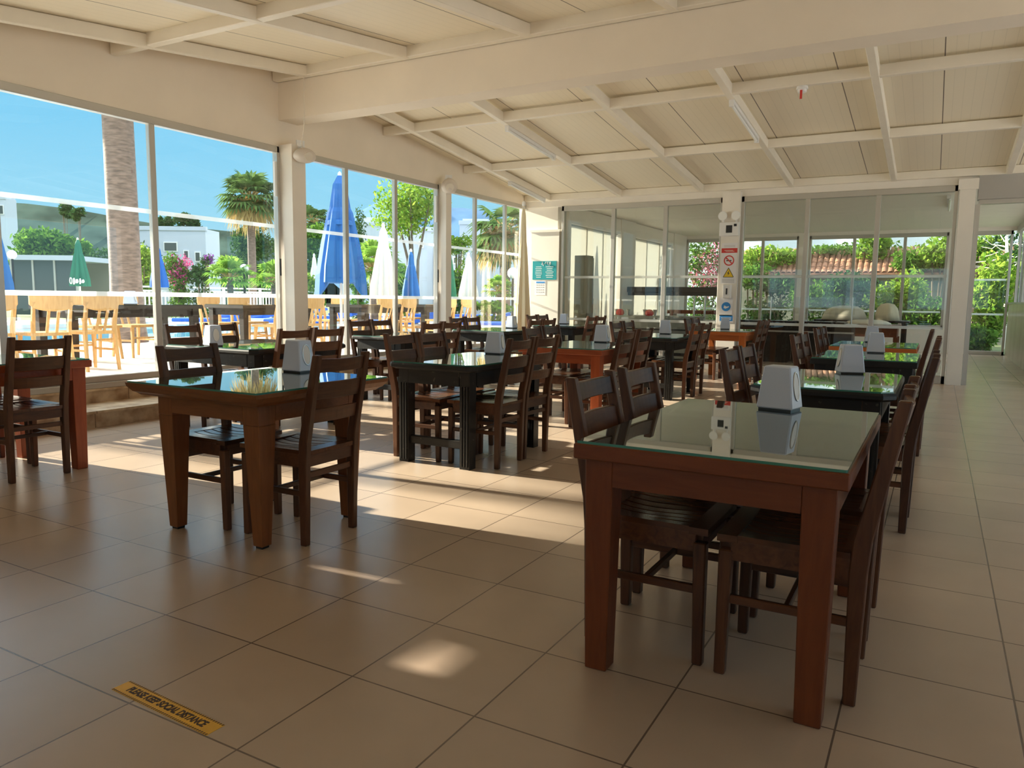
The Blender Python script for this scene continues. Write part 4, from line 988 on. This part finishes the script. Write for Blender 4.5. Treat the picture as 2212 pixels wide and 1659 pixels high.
t_ = empty('pool_pavilion', 'low glazed pavilion with white flat roof left of the green parasol', 'building', (p.x, p.y, GZ), atan2(b_.y-a.y, b_.x-a.x)); W = (b_-a).length
obj('roof', MB().box(-W/2-.1, W/2+.1, -.3, 3, 2.22, 2.42), 'villa_wall', t_)
obj('back_wall', MB().box(-W/2, W/2, 2.6, 2.8, 0, 2.22), 'olive_panel', t_)
for q in range(4): obj('post', MB().box(-W/2+q*W/3-.04, -W/2+q*W/3+.04, -.1, .0, 0, 2.22), 'aluminium', t_)
obj('glazing', MB().box(-W/2, W/2, -.06, -.05, 0, 2.22), 'villa_glass', t_)
def ridge(name, lab, pts, depth, m_, thick, cat='mountain'):
    t_ = MB(); top = [at(x, y, depth) for x, y in pts]; back = fwd*thick; back.z = 0
    v = []; n = len(top)
    for p in top: v.append(p-back*.6)
    for p in top: v.append(p.copy())
    for p in top: v.append(p+back)
    for q in range(n): v[q].z = -3; v[2*n+q].z = -3
    t_.v = [tuple(q) for q in v]
    for r_ in range(2):
        for q in range(n-1): t_.face([r_*n+q, r_*n+q+1, (r_+1)*n+q+1, (r_+1)*n+q])
    return tag(obj(name, t_, m_, smooth=True), lab, cat)
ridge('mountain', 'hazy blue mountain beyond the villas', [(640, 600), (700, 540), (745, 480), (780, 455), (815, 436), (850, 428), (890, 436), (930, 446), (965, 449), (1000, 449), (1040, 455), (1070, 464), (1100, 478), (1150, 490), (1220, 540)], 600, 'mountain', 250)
ridge('hill', 'green wooded hillside behind the left villas', [(-200, 440), (-60, 432), (60, 440), (110, 446), (160, 452), (215, 462), (290, 476), (340, 484), (420, 492), (500, 500), (580, 520), (660, 560)], 140, 'hill', 60, 'hill')
for i, (px, py, dp, w_, h_, lab) in enumerate(((140, 455, 80, 34, 34, 'round dark tree on the skyline left of the palm trunk'), (170, 465, 78, 26, 30, 'smaller dark tree on the skyline beside the palm trunk'), (362, 478, 70, 26, 40, 'dark conifer on the skyline above the long villa'), (392, 478, 70, 44, 36, 'dark tree clump on the skyline above the long villa'),
    (425, 488, 70, 20, 34, 'slim cypress on the skyline above the long villa'), (348, 486, 68, 18, 30, 'small cypress beside the mullion on the skyline'))):
    shrub(px, py, dp, w_, h_, lab, 'leaf_dark', 500, name='skyline_tree', grp='skyline trees', size=.22, lumps=5)

# unseen pines added off left: crowns shaped to keep sun off the aisle
for i, (x, y) in enumerate(((-28, -1.8), (-34.5, 1.0), (-28, 4.4), (-34.5, 7.3))):
    t_ = empty('added_shade_pine', 'unseen umbrella pine added to shade the aisle, %s of four' % ('first', 'second', 'third', 'last')[i], 'tree', (x, y, GZ-.1), 0, 'added shade pines')
    rnd = random.Random(40+i); mb = MB(); zc = 2.25+.325*(-6.93-x)+1.35-GZ+.1
    
    for _ in range(3600):
        a, r_ = rnd.uniform(0, 2*pi), 2.7*rnd.random()**.5; c_ = Vector((r_*cos(a), r_*sin(a), zc+rnd.uniform(-1.15, 1.15)))
        u_ = Vector((rnd.gauss(0, 1), rnd.gauss(0, 1), rnd.gauss(0, 1))).normalized()*.24; v_ = u_.cross(Vector((rnd.gauss(0, 1), rnd.gauss(0, 1), rnd.gauss(0, 1)))).normalized()*.13
        mb.quad(c_-u_, c_-v_, c_+u_, c_+v_)
    obj('foliage', mb, 'leaf_dark', t_)
    obj('trunk', MB().tube([(0, 0, 0), (.1, 0, 5), (0, 0, zc)], [.11, .09, .06], 10), 'bark', t_)
# ================================================================== ANNEX FITTINGS AND BACK GARDEN
def ax(px, py, depth): return at(px, py, depth)
# tall cabinet by the first blind
t_ = empty('tall_cabinet', 'tall olive grey cabinet behind the far left pane', 'cabinet', (-6.02, 13.62, 0))
obj('body', MB().box(-.16, .10, -.15, .15, 0, 2.02), 'olive_panel', t_)
obj('door', MB().box(.10, .12, -.14, .14, .08, 1.98), 'olive_panel', t_)
obj('handle', MB().box(.12, .14, .09, .11, .9, 1.2), 'steel', t_)
# steel buffet counter with hood
c0 = on_y(1304, 683, 15.6); c1 = on_y(1500, 683, 15.6)
t_ = empty('buffet_counter', 'grey steel buffet counter behind the partition glass', 'counter', ((c0.x+c1.x)/2, 15.9, 0)); hw = (c1.x-c0.x)/2
obj('body', MB().box(-hw, hw, -.30, .4, .08, .80), 'steel_counter', t_)
obj('worktop', MB().box(-hw-.02, hw+.02, -.34, .42, .80, .85), 'steel_counter', t_)
obj('shelf_panel', MB().box(-hw+.02, hw-.02, -.32, -.30, .30, .34).box(-hw+.02, hw-.02, -.32, -.30, .55, .58), 'dark_plastic', t_)
obj('plinth', MB().box(-hw+.05, hw-.05, -.25, .35, 0, .08), 'dark_plastic', t_)
t_ = empty('food_warmer', 'long black heat lamp bar on posts over the buffet', 'heat lamp', (0, 16.55, 0))
h0 = on_y(1280, 625, 16.55); h1 = on_y(1553, 625, 16.55)
obj('hood', MB().box(h0.x, h1.x, -.16, .16, h0.z-.06, h0.z+.06).box(h0.x+.1, h1.x, -.10, .10, h0.z-.13, h0.z-.06), 'black_metal', t_, bevel=.01)
for px in (1295, 1500, 1523):
    q = on_y(px, 650, 16.55); obj('post', MB().tube([(q.x, 0, .0), (q.x, 0, h0.z-.05)], .022), 'steel', t_)
q = on_y(1305, 608, 16.55); obj('control_box', MB().box(q.x-.09, q.x+.09, -.08, .08, h0.z+.06, h0.z+.24), 'olive_panel', t_)
obj('end_cap', MB().box(h0.x-.05, h0.x+.06, -.17, .17, h0.z-.12, h0.z+.08), 'dark_plastic', t_)
wt = .85
for i, px in enumerate((1331, 1357, 1393, 1415)):
    q = on_y(px, 680, 15.75)
    t_ = tag(obj('steel_cup', MB().lathe([(.03, 0), (.032, .10), (.05, .13), (.046, .13), (.02, .02)], 14), 'steel', loc=(q.x, 15.75, wt)), 'steel cup on the buffet, %s from the window side' % ('first', 'second', 'third', 'last')[i], 'cup', 'steel cups on the buffet')
for i, px in enumerate((1344, 1407)):
    q = on_y(px, 680, 15.75); rnd = random.Random(i)
    mb = MB(); mb.lathe([(.06, 0), (.085, .03), (.08, .09), (.05, .125), (.01, .135)], 10, sc=(1.15, .8))
    o_ = obj('red_napkin_pile', mb, 'red_cloth', loc=(q.x, 15.62, wt))
    tag(o_, 'red folded cloth between the steel cups, %s one' % ('nearer the window', 'farther from the window')[i], 'cloth', 'red cloths on the buffet')
p_ = on_y(1480, 676, 18.6)
t_ = empty('wooden_bench', 'low reddish wooden ledge under the annex corner window', 'bench', (p_.x+.1, 18.6, 0))
obj('seat', MB().box(-.5, 1.2, -.2, .2, .86, .95), 'brown_table', t_)
for s in (-.4, 1.1): obj('leg', MB().box(s-.04, s+.04, -.16, .16, 0, .86), 'brown_table', t_)
# dark salad bar with glass guard
d0 = on_y(1592, 690, 15.8); d1 = on_y(1845, 690, 15.8)
t_ = empty('salad_bar', 'long dark salad bar behind the partition glass', 'counter', ((d0.x+d1.x)/2, 15.8, 0)); hw = (d1.x-d0.x)/2
obj('body', MB().box(-hw, hw, -.35, .35, 0, .72), 'dark_terrace_wood', t_)
obj('worktop', MB().box(-hw-.05, hw+.05, -.42, .42, .72, .77), 'steel', t_)
obj('ledge', MB().box(-hw-.05, hw+.05, -.5, -.42, .60, .63), 'steel', t_)
mb = MB()
for q in range(9): mb.box(-hw+.1+q*(2*hw-.2)/9, -hw+.1+(q+.82)*(2*hw-.2)/9, -.30, .30, .77, .81)
obj('tray', mb, 'black_metal', t_)
for s in (-hw+.05, -.45, .1, hw-.05): obj('guard_post', MB().tube([(s, .05, .77), (s, .05, 1.28)], .014), 'steel', t_)
obj('guard_glass', MB().box(-hw, hw, .046, .054, .95, 1.28), 'window_glass', t_)
g0 = on_y(1878, 712, 16.6)
t_ = empty('side_table', 'brown wooden side table with a pale cloth, behind the glass', 'table', (g0.x, 16.75, 0))
obj('tabletop', MB().box(-.55, .55, -.4, .4, .70, .75), 'brown_table', t_)
obj('apron', MB().box(-.5, .5, -.36, .36, .52, .70), 'brown_table', t_)
for a in (-1, 1):
    for b_ in (-1, 1): obj('leg', MB().box(a*.48-.04, a*.48+.04, b_*.33-.04, b_*.33+.04, 0, .52), 'brown_table', t_)
def draped(name, lab, loc, rx, ry, h, m_, seed):
    rnd = random.Random(seed); mb = MB(); n = 28; P, S = [], []
    for f_, k_ in ((0, 1.0), (.35, .95), (.7, .8), (.92, .55), (1.0, .12)):
        P.append((0, 0, h*f_)); S.append([(rx*k_*(1+.07*sin(6*a+seed)+rnd.uniform(-.03, .03))*cos(a), ry*k_*(1+.07*cos(5*a))*sin(a), .03*sin(3*a+seed)*h if 0 < f_ < 1 else 0) for a in [2*pi*q/n for q in range(n)]])
    return tag(obj(name, mb.sweep(P, S), m_, smooth=True, loc=loc), lab, 'cloth')
draped('folded_cloth', 'pale folded cloth lying on the brown side table', (g0.x-.05, 16.7, .75), .42, .26, .10, 'cream_cloth', 1)
g1 = on_y(1835, 680, 17.6)
t_ = empty('covered_table', 'dark table in the annex behind the side table', 'table', (g1.x+.25, 17.6, 0))
obj('tabletop', MB().box(-.9, .9, -.4, .4, .78, .82), 'dark_terrace_wood', t_)
for a in (-1, 1):
    for b_ in (-1, 1): obj('leg', MB().box(a*.8-.04, a*.8+.04, b_*.33-.04, b_*.33+.04, 0, .78), 'dark_terrace_wood', t_)
draped('covered_dish', 'white cloth draped over dishes on the annex table', (g1.x-.1, 17.55, .82), .42, .28, .30, 'cream_cloth', 2)
draped('covered_dish', 'golden cloth draped over a dish on the annex table', (g1.x+.72, 17.55, .82), .24, .24, .36, 'cream_fabric', 4)
t_ = empty('tube_light', 'tube light on the annex ceiling, top of the last pane', 'lamp', (0, 0, 2.95), 0, 'tube lights under the roof beams')
q = on_z(2052, 435, 2.95); obj('housing', MB().beam((q.x-.02, q.y-.9, -.03), (q.x, q.y+.9, -.03), .06, .05), 'white_plastic', t_); obj('tube', MB().tube([(q.x, q.y-.85, -.07), (q.x, q.y+.85, -.07)], .014), 'lamp_glass', t_)
# ---- back garden
gs = 'plants behind the annex'
def bush2(x, y, z, rx, ry, rz_, n, lf, lab, size=.07, petals=None, name='garden_bush', lumps=9):
    rnd = random.Random(int(x*31+y*17+z*7)); t_ = empty(name, lab, 'plant', (x, y, 0), 0, gs)
    mb = MB(); blob(mb, (0, 0, z), (rx, ry, rz_), n, size, rnd, lumps)
    if y < 24 and z-rz_ > .15: blob(mb, (0, 0, (z-rz_*.5)*.5), (rx*.9, ry, (z-rz_*.4)*.55), int(n*.7), size, rnd, 7)
    obj('foliage', mb, lf, t_)
    if petals: mb = MB(); blob(mb, (0, -.1, z), (rx*.95, ry, rz_*.95), n//2, size*.75, rnd, lumps); obj('blossom', mb, petals, t_)
    mb = MB()
    for q in range(3): mb.tube([(rnd.uniform(-.2, .2)*rx, 0, 0), (rnd.uniform(-.5, .5)*rx, 0, z)], .025, 5)
    obj('stem', mb, 'bark', t_); return t_
def gp(px, py, y): return on_y(px, py, y)
q = gp(1525, 580, 22.0); bush2(q.x, 22.0, q.z, .75, .6, 1.2, 1500, 'leaf_green', 'pink oleander at the annex corner window', .07, 'petal_pink')
# tiled garden house
e0 = gp(1600, 580, 25.5); e1 = gp(2240, 580, 25.5)
t_ = empty('tiled_shed', 'long low outbuilding with terracotta tiled roof behind the annex', 'building', ((e0.x+e1.x)/2, 25.5, 0)); hw = (e1.x-e0.x)/2+.6
ze, zr = gp(1800, 590, 25.5).z, gp(1800, 545, 26.3).z
obj('wall', MB().box(-hw, hw, .3, 2.4, 0, ze-.02), 'olive_panel', t_)
mb = MB(); nx = int(2*hw/.17); rowsn = 5; L_ = .95
for r_ in range(rowsn):
    y0 = -.1+L_*r_/rowsn; z0 = ze+(zr-ze)*1.1*r_/rowsn
    for k_ in range(nx):
        x = -hw+k_*.17+.085; dy = L_/rowsn*1.25; dz = (zr-ze)*1.1/rowsn*1.25
        P = [(x, y0, z0), (x, y0+dy, z0+dz)]
        hc = [(.075*cos(a), 0, .05*sin(a)) for a in [pi*i/5 for i in range(6)]]
        mb.sweep(P, [hc, hc], close=False)
obj('roof_tiles', mb, 'terracotta', t_)
obj('roof_deck', MB().hexa([(-hw, -.1, ze-.06), (hw, -.1, ze-.06), (hw, .95, ze+(zr-ze)*1.1-.06), (-hw, .95, ze+(zr-ze)*1.1-.06), (-hw, -.1, ze-.01), (hw, -.1, ze-.01), (hw, .95, ze+(zr-ze)*1.1-.01), (-hw, .95, ze+(zr-ze)*1.1-.01)]), 'terracotta', t_)
# white building behind it
t_ = empty('white_house', 'tall white house wall behind the tiled outbuilding', 'building', (0, 34, 0))
obj('wall', MB().box(-12, 8, 0, 3, 0, 9), 'white_wall', t_)
for q in (-7, -3.2, .4): obj('pillar', MB().box(q-.25, q+.25, -.3, 0, 0, 9), 'white_wall', t_)
# climbers on the tiles and shrubs in front, each its own plant
for i, (px, py, y, rx, rz_, n, lf, lab) in enumerate((
    (1640, 560, 25.6, .9, .45, 1300, 'leaf_bright', 'climber over the tiled roof at its window end'), (1700, 555, 25.9, .7, .35, 900, 'leaf_bright', 'climber on the tiles behind the second pillar'),
    (1800, 540, 26.3, 1.1, .28, 1200, 'leaf_green', 'thin climber along the ridge of the tiled roof'), (1895, 535, 26.0, .6, .5, 1200, 'leaf_bright', 'dense climber in the middle of the tiled roof'),
    (1960, 565, 25.5, .6, .3, 700, 'leaf_green', 'small climber hanging over the roof tiles'), (2025, 545, 25.4, .75, .6, 1700, 'leaf_bright', 'large leafy climber at the door end of the roof'),
    (1680, 612, 23.5, .8, .35, 900, 'leaf_dark', 'dark shrub under the eaves near the second pillar'), (1760, 640, 23.0, .9, .5, 1200, 'leaf_green', 'low green shrub behind the salad bar'),
    (1845, 620, 23.2, .8, .5, 1200, 'leaf_dark', 'dark shrub in the middle under the eaves'), (1930, 640, 22.6, .85, .9, 2400, 'leaf_bright', 'tall bright shrub behind the last partition pane'),
    (2010, 690, 22.2, .6, .6, 1300, 'leaf_green', 'green shrub left of the garden door'), (2140, 650, 22.6, .55, 1.2, 3000, 'leaf_bright', 'tall bright shrub outside the garden door'),
    (2120, 735, 21.9, .5, .45, 1200, 'leaf_green', 'low green plants outside the garden door'), (2200, 560, 24.5, .9, 1.0, 1600, 'leaf_dark', 'dark shrub beyond the garden door'),
    (2120, 545, 25.0, .7, .5, 1000, 'leaf_bright', 'yellow-green climber above the garden door view'), (1630, 600, 23.8, .6, .4, 700, 'leaf_green', 'green shrub beyond the first back window'))):
    q = gp(px, py, y); bush2(q.x, y, q.z, rx, .5, rz_, n, lf, lab, .075, 'petal_yellow' if i in (5, 14) and False else None)
# bare branching tree
q = gp(2160, 560, 23.6); t_ = empty('bare_tree', 'pale bare branches seen through the garden door', 'tree', (q.x, 23.6, 0)); rnd = random.Random(9)
obj('trunk', MB().tube([(.25, 0, 0), (.2, 0, q.z-.4), (.1, 0, q.z+.6)], [.06, .05, .03], 7), 'cable', t_)
for i in range(12):
    a = rnd.uniform(-1, 1); z = q.z-.5+i*.1
    P = [(.15, 0, z)]
    for s in range(4): P.append((P[-1][0]-rnd.uniform(.05, .28)*(1 if i % 3 else -1), P[-1][1]+rnd.uniform(-.1, .1), P[-1][2]+rnd.uniform(-.08, .2)))
    obj('branch', MB().tube(P, [.02, .015, .012, .009, .006], 5), 'cable', t_)
